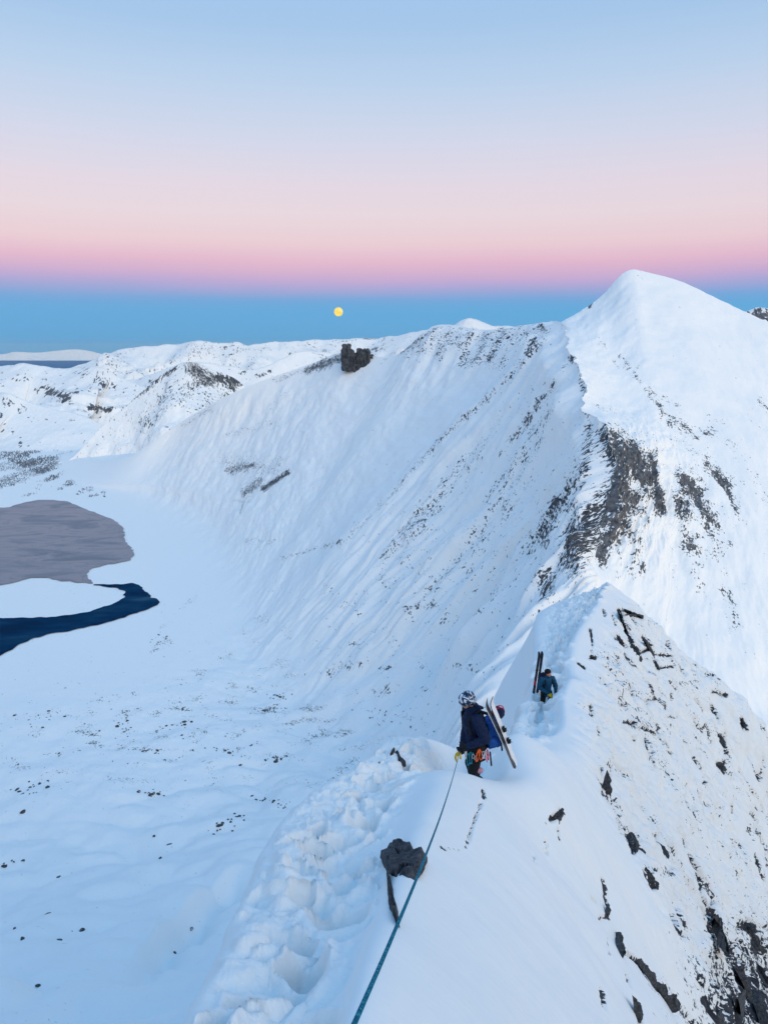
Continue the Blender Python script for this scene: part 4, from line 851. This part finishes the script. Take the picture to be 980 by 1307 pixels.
class Thing:
    """a thing in a carrier's frame: (location, turn about z); its Empty stands at 'base' in that frame"""
    def __init__(self, name, label, cat, frame, base=(0, 0, 0), group=None):
        self.base = Vector(base); loc, rz = frame
        self.o = bpy.data.objects.new(name, None); COL.objects.link(self.o); self.o.empty_display_size = .1
        self.o.location = Vector(loc)+Matrix.Rotation(rz, 3, 'Z') @ self.base; self.o.rotation_euler = (0, 0, rz)
        tag(self.o, label, cat, group)
    def solid(self, name, prims, mat, vox=.012, smooth=3, parent=None, label=None, remesh=True, wrinkle=0.0):
        bm = bmesh.new()
        for p in prims: prim_bm(bm, p)
        bmesh.ops.translate(bm, verts=bm.verts, vec=-self.base)
        me = bpy.data.meshes.new(name); bm.to_mesh(me); bm.free()
        if remesh:
            me = temp_eval(me, [('REMESH', dict(mode='VOXEL', voxel_size=vox)), ('SMOOTH', dict(factor=.5, iterations=smooth))])
        n = len(me.vertices); co = np.zeros(n*3, np.float32); me.vertices.foreach_get('co', co); co = co.reshape(-1, 3)
        if wrinkle:
            nr = np.zeros(n*3, np.float32); me.vertices.foreach_get('normal', nr); nr = nr.reshape(-1, 3)
            f_ = fbm(co[:, 0]*9, co[:, 1]*9, co[:, 2]*15, 3)*wrinkle; co = co+nr*f_[:, None]; me.vertices.foreach_set('co', co.ravel().astype(np.float32))
        me.name = name; me.polygons.foreach_set('use_smooth', np.full(len(me.polygons), remesh or smooth > 0, bool)); me.update()
        me.materials.clear(); me.materials.append(mat)
        o = link(name, me, None, parent or self.o)
        if label: o['label'] = label
        return o
def cloth(name, col, rough=.75, spec=.25, scale=30, var=.25):
    m, t, b = principled(name, col, rough, spec)
    g = N(t, 'ShaderNodeTexCoord'); n = N(t, 'ShaderNodeTexNoise'); n.inputs['Scale'].default_value = scale; n.inputs['Detail'].default_value = 5
    t.links.new(g.outputs['Object'], n.inputs[0])
    lo = tuple(c*(1-var) for c in col); hi = tuple(min(1, c*(1+var)) for c in col)
    t.links.new(RAMP(t, n.outputs[0], [(.35, (*lo, 1)), (.65, (*hi, 1))], 'LINEAR'), b.inputs['Base Color'])
    bp = N(t, 'ShaderNodeBump'); bp.inputs['Strength'].default_value = .3; bp.inputs['Distance'].default_value = .01; t.links.new(n.outputs[0], bp.inputs['Height']); t.links.new(bp.outputs[0], b.inputs['Normal'])
    return m
M_SKIN = cloth('skin', (.46, .24, .18), .55, .3, 20, .12)
M_RUDDY = cloth('ruddy_skin', (.62, .20, .12), .55, .3, 20, .15)
M_NAVY = cloth('navy_jacket', (.005, .015, .052)); M_BLACK = cloth('black_fabric', (.010, .011, .014)); M_TEAL = cloth('teal_jacket', (.008, .070, .135))
M_BLUE = cloth('blue_pack_fabric', (.010, .075, .30)); M_RED = cloth('red_strap', (.60, .03, .05)); M_ORANGE = cloth('orange_webbing', (.75, .13, .03)); M_YELLOW = cloth('yellow_glove', (.72, .46, .02))
M_PALE = cloth('pale_metal', (.55, .56, .58), .35, .5); M_WHITE = cloth('white_ski_top', (.80, .80, .80), .35, .5, 6, .05); M_DARKSKI = cloth('dark_ski_top', (.018, .018, .030), .35, .5, 6, .3); M_PINK = cloth('pink_pattern', (.55, .28, .36)); M_CORD = cloth('teal_cord', (.02, .22, .30))
M_HELM, t, b = principled('patterned_helmet', (.7, .72, .75), .35, .5)
g_ = N(t, 'ShaderNodeTexCoord'); n_ = N(t, 'ShaderNodeTexNoise'); n_.inputs['Scale'].default_value = 13; n_.inputs['Detail'].default_value = 2; n_.inputs['Distortion'].default_value = 1.2; t.links.new(g_.outputs['Object'], n_.inputs[0])
t.links.new(RAMP(t, n_.outputs[0], [(.40, (.012, .016, .03, 1)), (.46, (.05, .13, .30, 1)), (.50, (.35, .45, .55, 1)), (.53, (.75, .77, .80, 1))], 'CONSTANT'), b.inputs['Base Color'])

def glove(T, wrist, d, palm, mat, vox=.0065, parent=None, curl=.9, thumb_side=1, scale=1.0, name='glove'):
    """palm, five bent fingers of unequal length, thumb from the side of the palm"""
    w, d, pn = Vector(wrist), Vector(d).normalized(), Vector(palm); pn = (pn-d*pn.dot(d)).normalized(); sd = d.cross(pn)*thumb_side
    k = scale; pr = [('cap', w-d*.03*k, w+d*.02*k, .033*k, .034*k), ('cap', w+d*.02*k-sd*.018*k, w+d*.085*k-sd*.024*k, .024*k, .021*k), ('cap', w+d*.02*k+sd*.016*k, w+d*.085*k+sd*.024*k, .024*k, .021*k)]
    for i, (off_, ln) in enumerate(((.034, .078), (.012, .088), (-.011, .083), (-.033, .065))):
        p = w+d*.092*k+sd*off_*k; dr = d.copy(); seg = (.45, .32, .23); rr = .0125*k
        for j, sg in enumerate(seg):
            ang = curl*(.35, .75, .6)[j]; dr = (dr*math.cos(ang)+pn*math.sin(ang)).normalized(); q_ = p+dr*ln*sg*k*1.05
            pr.append(('cap', p, q_, rr, rr*.93)); p = q_; rr *= .93
    p = w+d*.030*k+sd*.036*k; dr = (d*.62+sd*.62+pn*.35).normalized()
    for ln in (.036, .030, .026):
        q_ = p+dr*ln*k; pr.append(('cap', p, q_, .0145*k, .0135*k)); p = q_; dr = (dr*.85+pn*.35-sd*.18).normalized()
    return T.solid(name, pr, mat, vox, 2, parent)

def build_person(frame, label, J, jacket_mat, trouser_mat, face_mat, glove_mats, head_pitch, head_yaw=0):
    T = Thing('person', label, 'person', frame)
    Vv = {k: Vector(v) for k, v in J.items()}
    hc = Vv['head']; Rh = Matrix.Rotation(head_yaw, 3, 'Z') @ Matrix.Rotation(head_pitch, 3, 'Y')
    H = lambda f, l, u: hc+Rh @ Vector((f, l, u))
    body = [('cap', Vv['pelvis'], Vv['waist'], .135, .13), ('cap', Vv['waist'], Vv['chest'], .13, .145), ('cap', Vv['neck']-Vector((0, 0, .08)), Vv['neck']+Vector((.02, 0, .06)), .06, .055),
            ('ell', hc, (.098, .076, .118), Rh), ('ell', H(.045, 0, -.06), (.058, .052, .06), Rh), ('ell', H(.100, 0, -.012), (.017, .013, .024), Rh), ('ell', H(.108, 0, -.025), (.013, .015, .011), Rh),
            ('ell', H(.088, 0, -.062), (.012, .024, .007), Rh), ('ell', H(.075, 0, -.092), (.022, .022, .018), Rh), ('ell', H(.083, 0, .028), (.014, .055, .010), Rh)]
    for s_, n_ in ((1, 'l'), (-1, 'r')):
        body += [('ell', H(0, s_*.078, -.01), (.022, .010, .032), Rh), ('cap', Vv['chest'], Vv['sh_'+n_], .12, .07), ('cap', Vv['sh_'+n_], Vv['el_'+n_], .056, .045), ('cap', Vv['el_'+n_], Vv['wr_'+n_], .043, .028),
                 ('cap', Vv['hip_'+n_], Vv['kn_'+n_], .088, .060), ('cap', Vv['kn_'+n_], Vv['an_'+n_], .058, .04), ('cap', Vv['an_'+n_], Vv['an_'+n_]+Vector((.14, 0, -.05)), .042, .035)]
    T.solid('body', body, face_mat, .010, 2)
    for s_ in (1, -1): T.solid('eye', [('ell', H(.088, s_*.032, .008), (.010, .013, .009), Rh)], M_BLACK, remesh=False, parent=None)
    jk = [('cap', Vv['pelvis']+Vector((0, 0, -.06)), Vv['waist'], .175, .165), ('cap', Vv['waist'], Vv['chest'], .165, .185), ('cap', Vv['chest'], Vv['neck']-Vector((0, 0, .03)), .13, .085), ('cap', Vv['neck']-Vector((0, 0, .02)), Vv['neck']+Vector((.035, 0, .035)), .088, .078)]
    for n_ in 'lr': jk += [('cap', Vv['chest']+Vector((0, 0, .03)), Vv['sh_'+n_], .14, .098), ('cap', Vv['sh_'+n_], Vv['el_'+n_], .098, .080), ('cap', Vv['el_'+n_], Vv['wr_'+n_], .078, .052)]
    j = T.solid('jacket', jk, jacket_mat, .012, 3, wrinkle=.022)
    tr_ = [('cap', Vv['pelvis']+Vector((0, 0, -.05)), Vv['pelvis']+Vector((0, 0, .02)), .155, .15)]
    for n_ in 'lr': tr_ += [('cap', Vv['hip_'+n_], Vv['kn_'+n_], .112, .085), ('cap', Vv['kn_'+n_], Vv['an_'+n_]+Vector((0, 0, .05)), .083, .085)]
    T.solid('trousers', tr_, trouser_mat, .012, 3, wrinkle=.018)
    for n_ in 'lr':
        a_ = Vv['an_'+n_]
        T.solid('boot', [('cap', a_+Vector((-.01, 0, .20)), a_+Vector((-.02, 0, -.02)), .07, .066), ('cap', a_+Vector((-.05, 0, -.05)), a_+Vector((.17, 0, -.055)), .052, .048)], M_BLACK, .012, 2)
    for (n_, hd_, pl, cu, ts), m in zip(J['hands'] if 'hands' in J else [], glove_mats):
        glove(T, Vv['wr_'+n_], hd_, pl, m, curl=cu, thumb_side=ts)
    return T, H, Rh, j

# first climber: faces left, his pack to the right, seen from above and behind the lip of snow
def frame_of(px_, head_py, Y, height, F):
    h = at(px_, head_py, Y); base = at(px_, 1000, Y); return (Vector((base[0], Y, h[2]-height)), math.atan2(F[1], F[0]))
def angle(F): return math.atan2(F[1], F[0])
h1 = at(594, 880, 10.65); b1 = Vector((at(606, 1000, 10.65)[0], 10.65, h1[2]-1.80)); FR1 = (b1, angle((-.96, -.28)))
J1 = dict(pelvis=(0, 0, .93), waist=(.02, 0, 1.08), chest=(.06, 0, 1.30), neck=(.11, 0, 1.48), head=(.17, 0, 1.63), sh_l=(.07, .19, 1.39), sh_r=(.07, -.19, 1.39), el_l=(-.03, .28, 1.10), wr_l=(.22, .20, .97), el_r=(.05, -.28, 1.12), wr_r=(.25, .02, .80),
          hip_l=(0, .10, .88), hip_r=(0, -.10, .88), kn_l=(.10, .13, .50), kn_r=(.04, -.13, .49), an_l=(0, .14, .11), an_r=(-.06, -.14, .11))
HANDS1 = [('l', (.9, -.2, -.4), (0, -.9, -.3), 1.0, -1), ('r', (.9, .1, -.5), (-.2, .5, -.9), 1.35, 1)]
J1b = dict(J1)
P1, H1, R1h, jk1 = build_person(FR1, 'climber in a navy jacket facing left on the crest with skis across the back', J1, M_NAVY, M_BLACK, M_SKIN, [], math.radians(28))
for (n_, hd_, pl, cu, ts), m in zip(HANDS1, (M_BLACK, M_YELLOW)): glove(P1, J1['wr_'+n_], hd_, pl, m, curl=cu, thumb_side=ts, scale=1.15)
hel = P1.solid('helmet', [('ell', H1(-.012, 0, .050), (.142, .118, .112), R1h), ('ell', H1(-.055, 0, -.005), (.095, .112, .085), R1h)], M_HELM, .010, 2)
P1.solid('visor_rim', [('cap', H1(.085, -.085, .052), H1(.118, 0, .050), .014, .016), ('cap', H1(.085, .085, .052), H1(.118, 0, .050), .014, .016)], M_BLACK, .008, 1, hel)
P1.solid('chin_strap', [('cap', H1(.01, .098, .0), H1(.045, .062, -.10), .009, .009), ('cap', H1(.045, .062, -.10), H1(.055, 0, -.122), .009, .009)], M_BLACK, .006, 1, hel)
P1.solid('collar', [('cap', Vector((.10, -.085, 1.49)), Vector((.19, 0, 1.51)), .045, .045), ('cap', Vector((.10, .085, 1.49)), Vector((.19, 0, 1.51)), .045, .045), ('cap', Vector((.02, -.06, 1.50)), Vector((.02, .06, 1.50)), .06, .06)], M_NAVY, .012, 2, jk1)
# sit harness worn over the trousers
hz = P1.solid('harness', [('cap', Vector((.17*math.cos(a_), .185*math.sin(a_), .865)), Vector((.17*math.cos(a_+.4), .185*math.sin(a_+.4), .865)), .022, .022) for a_ in np.arange(0, 6.28, .4)]+
              [('cap', Vector((.125*math.cos(a_), s_*.10+.125*math.sin(a_), .70-.02*math.cos(a_))), Vector((.125*math.cos(a_+.5), s_*.10+.125*math.sin(a_+.5), .70-.02*math.cos(a_+.5))), .017, .017) for a_ in np.arange(0, 6.28, .5) for s_ in (1, -1)], M_BLACK, .009, 1)
def ring_(c, ru, rv, u_, v_, r, n=10): 
    pts_ = [Vector(c)+Vector(u_)*ru*math.cos(2*math.pi*i/n)+Vector(v_)*rv*math.sin(2*math.pi*i/n) for i in range(n)]
    return [('cap', pts_[i], pts_[(i+1) % n], r, r) for i in range(n)]
P1.solid('gear_sling', ring_((.06, .215, .80), .035, .095, (.9, .2, -.2), (.25, .1, -1), .011), M_ORANGE, .006, 1, hz)
P1.solid('gear_sling', ring_((.02, .222, .80), .028, .08, (1, .1, .1), (-.1, .1, -1), .009), M_ORANGE, .006, 1, hz)
P1.solid('quickdraw', [('cap', (-.06, .215, .84), (-.09, .24, .68), .017, .014), ('cap', (-.12, .20, .76), (-.06, .225, .74), .022, .022)], M_PINK, .007, 1, hz)
for (f_, l_, u_) in ((-.02, .232, .83), (-.05, .236, .78), (.10, .215, .76), (-.10, .21, .72), (.13, .19, .78)): P1.solid('carabiner', ring_((f_, l_, u_), .018, .036, (1, 0, 0), (0, .1, -1), .0055), M_PALE, .004, 0, hz)
P1.solid('strap_tail', [('cap', (-.10, .21, .86), (-.115, .225, .70), .013, .012)], M_RED, .006, 1, hz)
P1.solid('gaiter_patch', [('ell', (.0, .165, .50), (.06, .05, .05), None), ('ell', (.06, .165, .56), (.04, .04, .05), None)], M_PINK, .01, 1)
for k_, (f_, u_) in enumerate(((.16, .74), (.20, .72), (.12, .72))): P1.solid('cord_loop', ring_((f_, .16, u_), .022, .10, (1, .1, 0), (0, .1, -1), .008), M_CORD, .005, 1, hz)
P1.solid('belay_device', [('box', (.235, .14, .83), (.035, .03, .06), None), ('cap', (.235, .14, .80), (.235, .15, .74), .014, .012)], M_PALE, .006, 1, hz)

# rucksack on his back
pk1 = Thing('backpack', 'bright blue rucksack on the back of the navy climber with a stuffed lid', 'backpack', FR1, (-.25, 0, .86))
pk1.solid('pack_body', [('box', (-.235, .02, 1.06), (.20, .30, .42), Matrix.Rotation(.08, 3, 'Y')), ('ell', (-.30, .02, .98), (.11, .14, .17), None), ('ell', (-.28, .02, 1.22), (.10, .13, .12), None)], M_BLUE, .012, 7, wrinkle=.03)
lid = pk1.solid('pack_lid', [('ell', (-.36, .0, 1.35), (.105, .13, .085), Matrix.Rotation(.5, 3, 'Y'))], M_NAVY, .012, 3, wrinkle=.03)
for o_ in (-.05, .02): pk1.solid('lid_strap', ring_((-.36+o_*.3, o_, 1.35), .112, .092, (.88, 0, -.48), (.48, 0, .88), .008, 14), M_RED, .006, 0, lid)
for s_ in (1, -1): pk1.solid('shoulder_strap', [('cap', (-.13, s_*.10, 1.42), (.03, s_*.13, 1.50), .026, .026), ('cap', (.03, s_*.13, 1.50), (.20, s_*.13, 1.38), .026, .024), ('cap', (.20, s_*.13, 1.38), (.17, s_*.16, 1.16), .022, .018), ('cap', (.17, s_*.16, 1.16), (-.12, s_*.17, .98), .016, .016)], M_BLACK, .010, 1)
pk1.solid('ski_strap', [('cap', (-.30, .12, 1.22), (-.40, .20, 1.14), .016, .016), ('cap', (-.29, .10, 1.16), (-.41, .19, 1.08), .016, .016)], M_RED, .007, 1)
pk1.solid('side_pocket', [('ell', (-.22, .18, .96), (.09, .035, .10), None)], M_BLUE, .010, 2, wrinkle=.02)
for (f_, l_, u0, u1) in ((-.36, .13, .95, .78), (-.16, .18, .80, .58)): pk1.solid('hanging_strap', [('cap', (f_, l_, u0), (f_-.02, l_+.02, u1), .013, .015)], M_BLACK, .007, 1)

def ski(T, top, bot, face, width, mat, base_mat, bind=True, tip=.10, tail_mat=None):
    """one ski from tip (top) to tail (bot); 'face' is where its upper side looks"""
    a_, c_ = Vector(top), Vector(bot); ax = (c_-a_); L = ax.length; ax.normalize(); fn = Vector(face); fn = (fn-ax*fn.dot(ax)).normalized(); sd = ax.cross(fn)
    def body(th, lift, w_k, name, m, par=None, s0=0.0, s1=1.0):
        bm = bmesh.new(); rows = []; n = 36
        for i in range(n+1):
            s = s0+(s1-s0)*i/n; wid = width*(1.0+.18*abs(2*s-1)**2)*(min(1, (s/.06+.12)**.6))*(min(1, ((1-s)/.02+.45)))*w_k*.5
            z_ = lift+(.075*max(0, (1-s/.14))**2*L/1.7)+.012*max(0, (s-.94)/.06)**2+.010*math.sin(math.pi*s)
            c0 = a_+ax*(s*L)-fn*0+fn*z_-T.base
            rows.append([bm.verts.new(c0+sd*wid*x_+fn*y_) for x_, y_ in ((-1, 0), (1, 0), (1, th*.6), (.86, th), (-.86, th), (-1, th*.6))])
        for r0, r1 in zip(rows, rows[1:]):
            for i in range(6): bm.faces.new((r0[i], r0[(i+1) % 6], r1[(i+1) % 6], r1[i]))
        bm.faces.new(rows[0]); bm.faces.new(rows[-1][::-1]); bmesh.ops.recalc_face_normals(bm, faces=bm.faces)
        me = bpy.data.meshes.new(name); bm.to_mesh(me); bm.free(); return link(name, me, m, par or T.o)
    core = body(.012, 0, 1.0, 'ski_core', base_mat); body(.003, .0125, .95, 'top_sheet', mat, core)
    if tail_mat: body(.003, .017, .97, 'tail_sheet', tail_mat, core, .70, .80); body(.003, .017, .97, 'tail_sheet', tail_mat, core, .60, .64)
    if bind:
        rot = Matrix((ax, sd, fn)).transposed()
        for nm, s in (('toe_piece', .46), ('heel_piece', .63)):
            c0 = a_+ax*(s*L)+fn*.045
            b_ = T.solid(nm, [('box', c0, (.10, .055, .025), rot), ('box', c0+fn*.022+ax*.015, (.05, .045, .03), rot), ('cap', c0+sd*.03+fn*.03, c0-sd*.03+fn*.03, .009, .009), ('cap', c0-ax*.05+fn*.01, c0-ax*.075+fn*.03, .010, .008)], M_BLACK, .006, 1)
            T.solid('binding_lever', [('cap', c0+fn*.05, c0+fn*.065+ax*.03, .008, .006)], M_PALE, .005, 0, b_)
s1t = Thing('ski', 'white topped ski carried slantwise across the blue rucksack', 'ski', FR1, (-.62, .16, .50))
ski(s1t, (-.03, .33, 1.83), (-.635, .12, .47), (-.55, .62, .1), .098, M_WHITE, M_BLACK)
s2t = Thing('ski', 'dark edged ski lying under the white one with only its rim in view', 'ski', FR1, (-.60, .22, .48))
ski(s2t, (.085, .37, 1.84), (-.595, .17, .45), (-.62, .55, .1), .085, M_DARKSKI, M_WHITE, False)

# second climber further down the trench, facing the camera
h2 = at(698.5, 852, 24.1); b2 = Vector((h2[0], 24.1, h2[2]-1.80)); FR2 = (b2, angle((.22, -.97)))
J2 = dict(pelvis=(0, 0, .93), waist=(.0, 0, 1.08), chest=(.02, 0, 1.30), neck=(.05, 0, 1.47), head=(.07, 0, 1.62), sh_l=(.03, .20, 1.38), sh_r=(.03, -.20, 1.38), el_l=(.02, .33, 1.10), wr_l=(.18, .27, .88), el_r=(.02, -.30, 1.09), wr_r=(.24, -.05, .93),
          hip_l=(0, .10, .88), hip_r=(0, -.10, .88), kn_l=(.10, .14, .50), kn_r=(.02, -.13, .49), an_l=(0, .14, .11), an_r=(-.06, -.14, .11))
P2, H2, R2h, jk2 = build_person(FR2, 'climber in a teal jacket standing in the trench facing the camera', J2, M_TEAL, M_BLACK, M_RUDDY, [], math.radians(-14), math.radians(14))
for (n_, hd_, pl, cu, ts), m in zip([('l', (.5, -.2, -.8), (0, -1, 0), .8, -1), ('r', (.7, .6, -.4), (-.2, .3, -.9), 1.1, 1)], (M_YELLOW, M_YELLOW)): glove(P2, J2['wr_'+n_], hd_, pl, m, curl=cu, thumb_side=ts, scale=1.25)
P2.solid('helmet', [('ell', H2(-.015, 0, .055), (.130, .112, .098), R2h), ('ell', H2(-.05, 0, .0), (.09, .106, .08), R2h)], M_BLACK, .010, 2)
P2.solid('collar', [('cap', Vector((.04, -.08, 1.47)), Vector((.12, 0, 1.49)), .045, .045), ('cap', Vector((.04, .08, 1.47)), Vector((.12, 0, 1.49)), .045, .045)], M_TEAL, .012, 2, jk2)
hz2 = P2.solid('harness', [('cap', Vector((.17*math.cos(a_), .185*math.sin(a_), .865)), Vector((.17*math.cos(a_+.4), .185*math.sin(a_+.4), .865)), .022, .022) for a_ in np.arange(0, 6.28, .4)], M_BLACK, .009, 1)
P2.solid('carabiner', ring_((.19, -.02, .80), .03, .06, (0, 1, 0), (.2, 0, -1), .009), M_PALE, .006, 0, hz2)
pk2 = Thing('backpack', 'dark rucksack behind the teal jacketed climber', 'backpack', FR2, (-.22, -.02, .9))
pk2.solid('pack_body', [('box', (-.22, -.04, 1.16), (.20, .34, .52), None), ('ell', (-.22, -.04, 1.42), (.12, .17, .09), None)], M_NAVY, .014, 6, wrinkle=.03)
for s_ in (1, -1): pk2.solid('shoulder_strap', [('cap', (-.13, s_*.11, 1.42), (.0, s_*.13, 1.50), .024, .024), ('cap', (.0, s_*.13, 1.50), (.19, s_*.13, 1.34), .024, .022), ('cap', (.19, s_*.13, 1.34), (.16, s_*.17, 1.12), .02, .016)], M_BLACK, .010, 1)
s3t = Thing('ski', 'black ski with red bands near its tail, outer one of the upright pair', 'ski', FR2, (-.30, -.36, .72))
ski(s3t, (-.28, -.18, 2.32), (-.28, -.345, .72), (.5, -.8, 0), .095, M_DARKSKI, M_BLACK, True, tail_mat=M_RED)
s4t = Thing('ski', 'black ski rising straight behind the teal climber head, inner one of the pair', 'ski', FR2, (-.30, -.2, .74))
ski(s4t, (-.34, -.05, 2.30), (-.30, -.20, .72), (.6, -.7, 0), .09, M_DARKSKI, M_BLACK, True)

# ------------------------------------------------------------------ rope from the photographer to the first climber
M_ROPE, t, b = principled('teal_rope', (.01, .16, .24), .8, .08)
g_ = N(t, 'ShaderNodeTexCoord'); w_ = N(t, 'ShaderNodeTexNoise'); w_.inputs['Scale'].default_value = 160; w_.inputs['Detail'].default_value = 2; t.links.new(g_.outputs['Object'], w_.inputs[0])
t.links.new(RAMP(t, w_.outputs[0], [(.40, (.001, .10, .16, 1)), (.56, (.003, .17, .25, 1)), (.68, (.05, .30, .38, 1))], 'LINEAR'), b.inputs['Base Color'])
def tube(pts, r, nseg=10):
    pts = np.array(pts); V_, F_ = [], []
    tg = np.gradient(pts, axis=0); tg /= np.linalg.norm(tg, axis=1)[:, None]
    ref = np.array((1.0, 0, 0)); s1 = np.cross(tg, ref); s1 /= np.linalg.norm(s1, axis=1)[:, None]; s2 = np.cross(tg, s1)
    for i, p in enumerate(pts):
        for j in range(nseg):
            a_ = 2*math.pi*j/nseg; V_.append(tuple(p+r*(s1[i]*math.cos(a_)+s2[i]*math.sin(a_))))
    for i in range(len(pts)-1):
        for j in range(nseg): F_.append((i*nseg+j, i*nseg+(j+1) % nseg, (i+1)*nseg+(j+1) % nseg, (i+1)*nseg+j))
    F_.append(tuple(range(nseg))[::-1]); F_.append(tuple(range((len(pts)-1)*nseg, len(pts)*nseg)))
    me = bpy.data.meshes.new('rope'); me.from_pydata(V_, [], F_); me.polygons.foreach_set('use_smooth', np.ones(len(F_), bool)); return me
r0_, r1_ = at(452, 1307, .90), at(500, 1197, 1.38)
ctrl = [r0_-2*(r1_-r0_), r0_-(r1_-r0_), r0_, r1_, at(540, 1100, 2.25), at(566, 1030, 4.2), at(579, 988, 7.6), at(587, 958, 10.42)]
rp = catmull(np.array(ctrl), 300)
ro = link('rope', tube(rp, .0043), M_ROPE); ro.data.name = 'rope'
for p in ro.data.polygons: p.use_smooth = True
tag(ro, 'taut teal climbing rope running from the bottom edge to the navy climber', 'rope')

# ------------------------------------------------------------------ dark tower on the far ridge, and the moon
Yt = 3205
def tpt(x, y, d=0): p = at(x, y, Yt); p[1] += d; return p
tb = bmesh.new()
def block(x0, x1, ytop0, ytop1, ybot, d0, d1):
    n, m_ = 10, 10; top = []; bot = []
    c = [(x0, ytop0, d0), (x1, ytop1, d0), (x1, ytop1+2, d1), (x0, ytop0+2, d1)]
    t4 = [tb.verts.new(tpt(x, y, d)) for x, y, d in c]; b4 = [tb.verts.new(tpt(x+(x-(x0+x1)/2)*.40, ybot, d*1.15)) for x, y, d in c]
    tb.faces.new(t4); tb.faces.new(b4[::-1])
    for i in range(4): tb.faces.new((t4[i], b4[i], b4[(i+1) % 4], t4[(i+1) % 4]))
block(438.8, 446, 441, 440.5, 471, -22, 60); block(445, 453, 443.5, 453, 473, -26, 60); block(452, 460, 455, 450, 473, -18, 65); block(457, 470, 446, 447, 473, -28, 70); block(467, 476, 448, 456, 473, -22, 50); block(473, 481, 457, 465, 472, -16, 40)
bmesh.ops.recalc_face_normals(tb, faces=tb.faces)
me = bpy.data.meshes.new('rock_tower'); tb.to_mesh(me); tb.free()
me = temp_eval(me, [('REMESH', dict(mode='VOXEL', voxel_size=2.4)), ('SMOOTH', dict(factor=.5, iterations=3))])
n = len(me.vertices); co = np.zeros(n*3, np.float32); nr = np.zeros(n*3, np.float32); me.vertices.foreach_get('co', co); me.vertices.foreach_get('normal', nr); co = co.reshape(-1, 3); nr = nr.reshape(-1, 3)
co = co+nr*((ridged(co[:, 0]/26, co[:, 1]/26, co[:, 2]/60, 4)*9+fbm(co[:, 0]/11, co[:, 1]/11, co[:, 2]/16, 4)*15-np.abs(perlin(co[:, 0]/17, co[:, 1]/17, co[:, 2]/50))*14)[:, None]); me.vertices.foreach_set('co', co.astype(np.float32).ravel()); me.update(); me.materials.clear()
tw = link('rock_tower', me, M_TOWER); tag(tw, 'dark square rock tower standing on the far snowy ridge', 'rock tower')
m, t, b = principled('moon_surface', (.5, .4, .15), 1, 0); b.inputs['Base Color'].default_value = (.1, .08, .03, 1)
g_ = N(t, 'ShaderNodeTexCoord'); n_ = N(t, 'ShaderNodeTexNoise'); n_.inputs['Scale'].default_value = .0022; n_.inputs['Detail'].default_value = 3; t.links.new(g_.outputs['Object'], n_.inputs[0])
t.links.new(RAMP(t, n_.outputs[0], [(.38, lin(255, 214, 80)), (.52, lin(255, 228, 110)), (.62, lin(255, 238, 160))], 'LINEAR'), b.inputs['Emission Color']); b.inputs['Emission Strength'].default_value = 1.0
bm = bmesh.new(); bmesh.ops.create_uvsphere(bm, u_segments=40, v_segments=24, radius=5.4/F_PX*120000); me = bpy.data.meshes.new('moon'); bm.to_mesh(me); bm.free()
for p in me.polygons: p.use_smooth = True
mo = link('moon', me, m); mo.location = at(432, 398, 120000); tag(mo, 'full yellow moon low in the blue band above the far range', 'moon')

# ------------------------------------------------------------------ thin blue air over the far ranges
def haze():
    m = bpy.data.materials.new('thin_air'); m.use_nodes = True; t = m.node_tree; t.nodes.clear()
    v = N(t, 'ShaderNodeVolumePrincipled'); v.inputs['Color'].default_value = (.80, .92, 1.0, 1); v.inputs['Density'].default_value = HAZE; v.inputs['Anisotropy'].default_value = 0.0
    o = N(t, 'ShaderNodeOutputMaterial'); t.links.new(v.outputs[0], o.inputs['Volume'])
    bm = bmesh.new(); bmesh.ops.create_cube(bm, size=1, matrix=Matrix.Translation((0, 0, -200)) @ Matrix.Diagonal((150000, 150000, 1420, 1)))
    me = bpy.data.meshes.new('haze'); bm.to_mesh(me); bm.free()
    tag(link('haze', me, m), 'thin bluish air between the camera and the far ranges', 'haze', kind='stuff')
HAZE = 8e-6
haze()
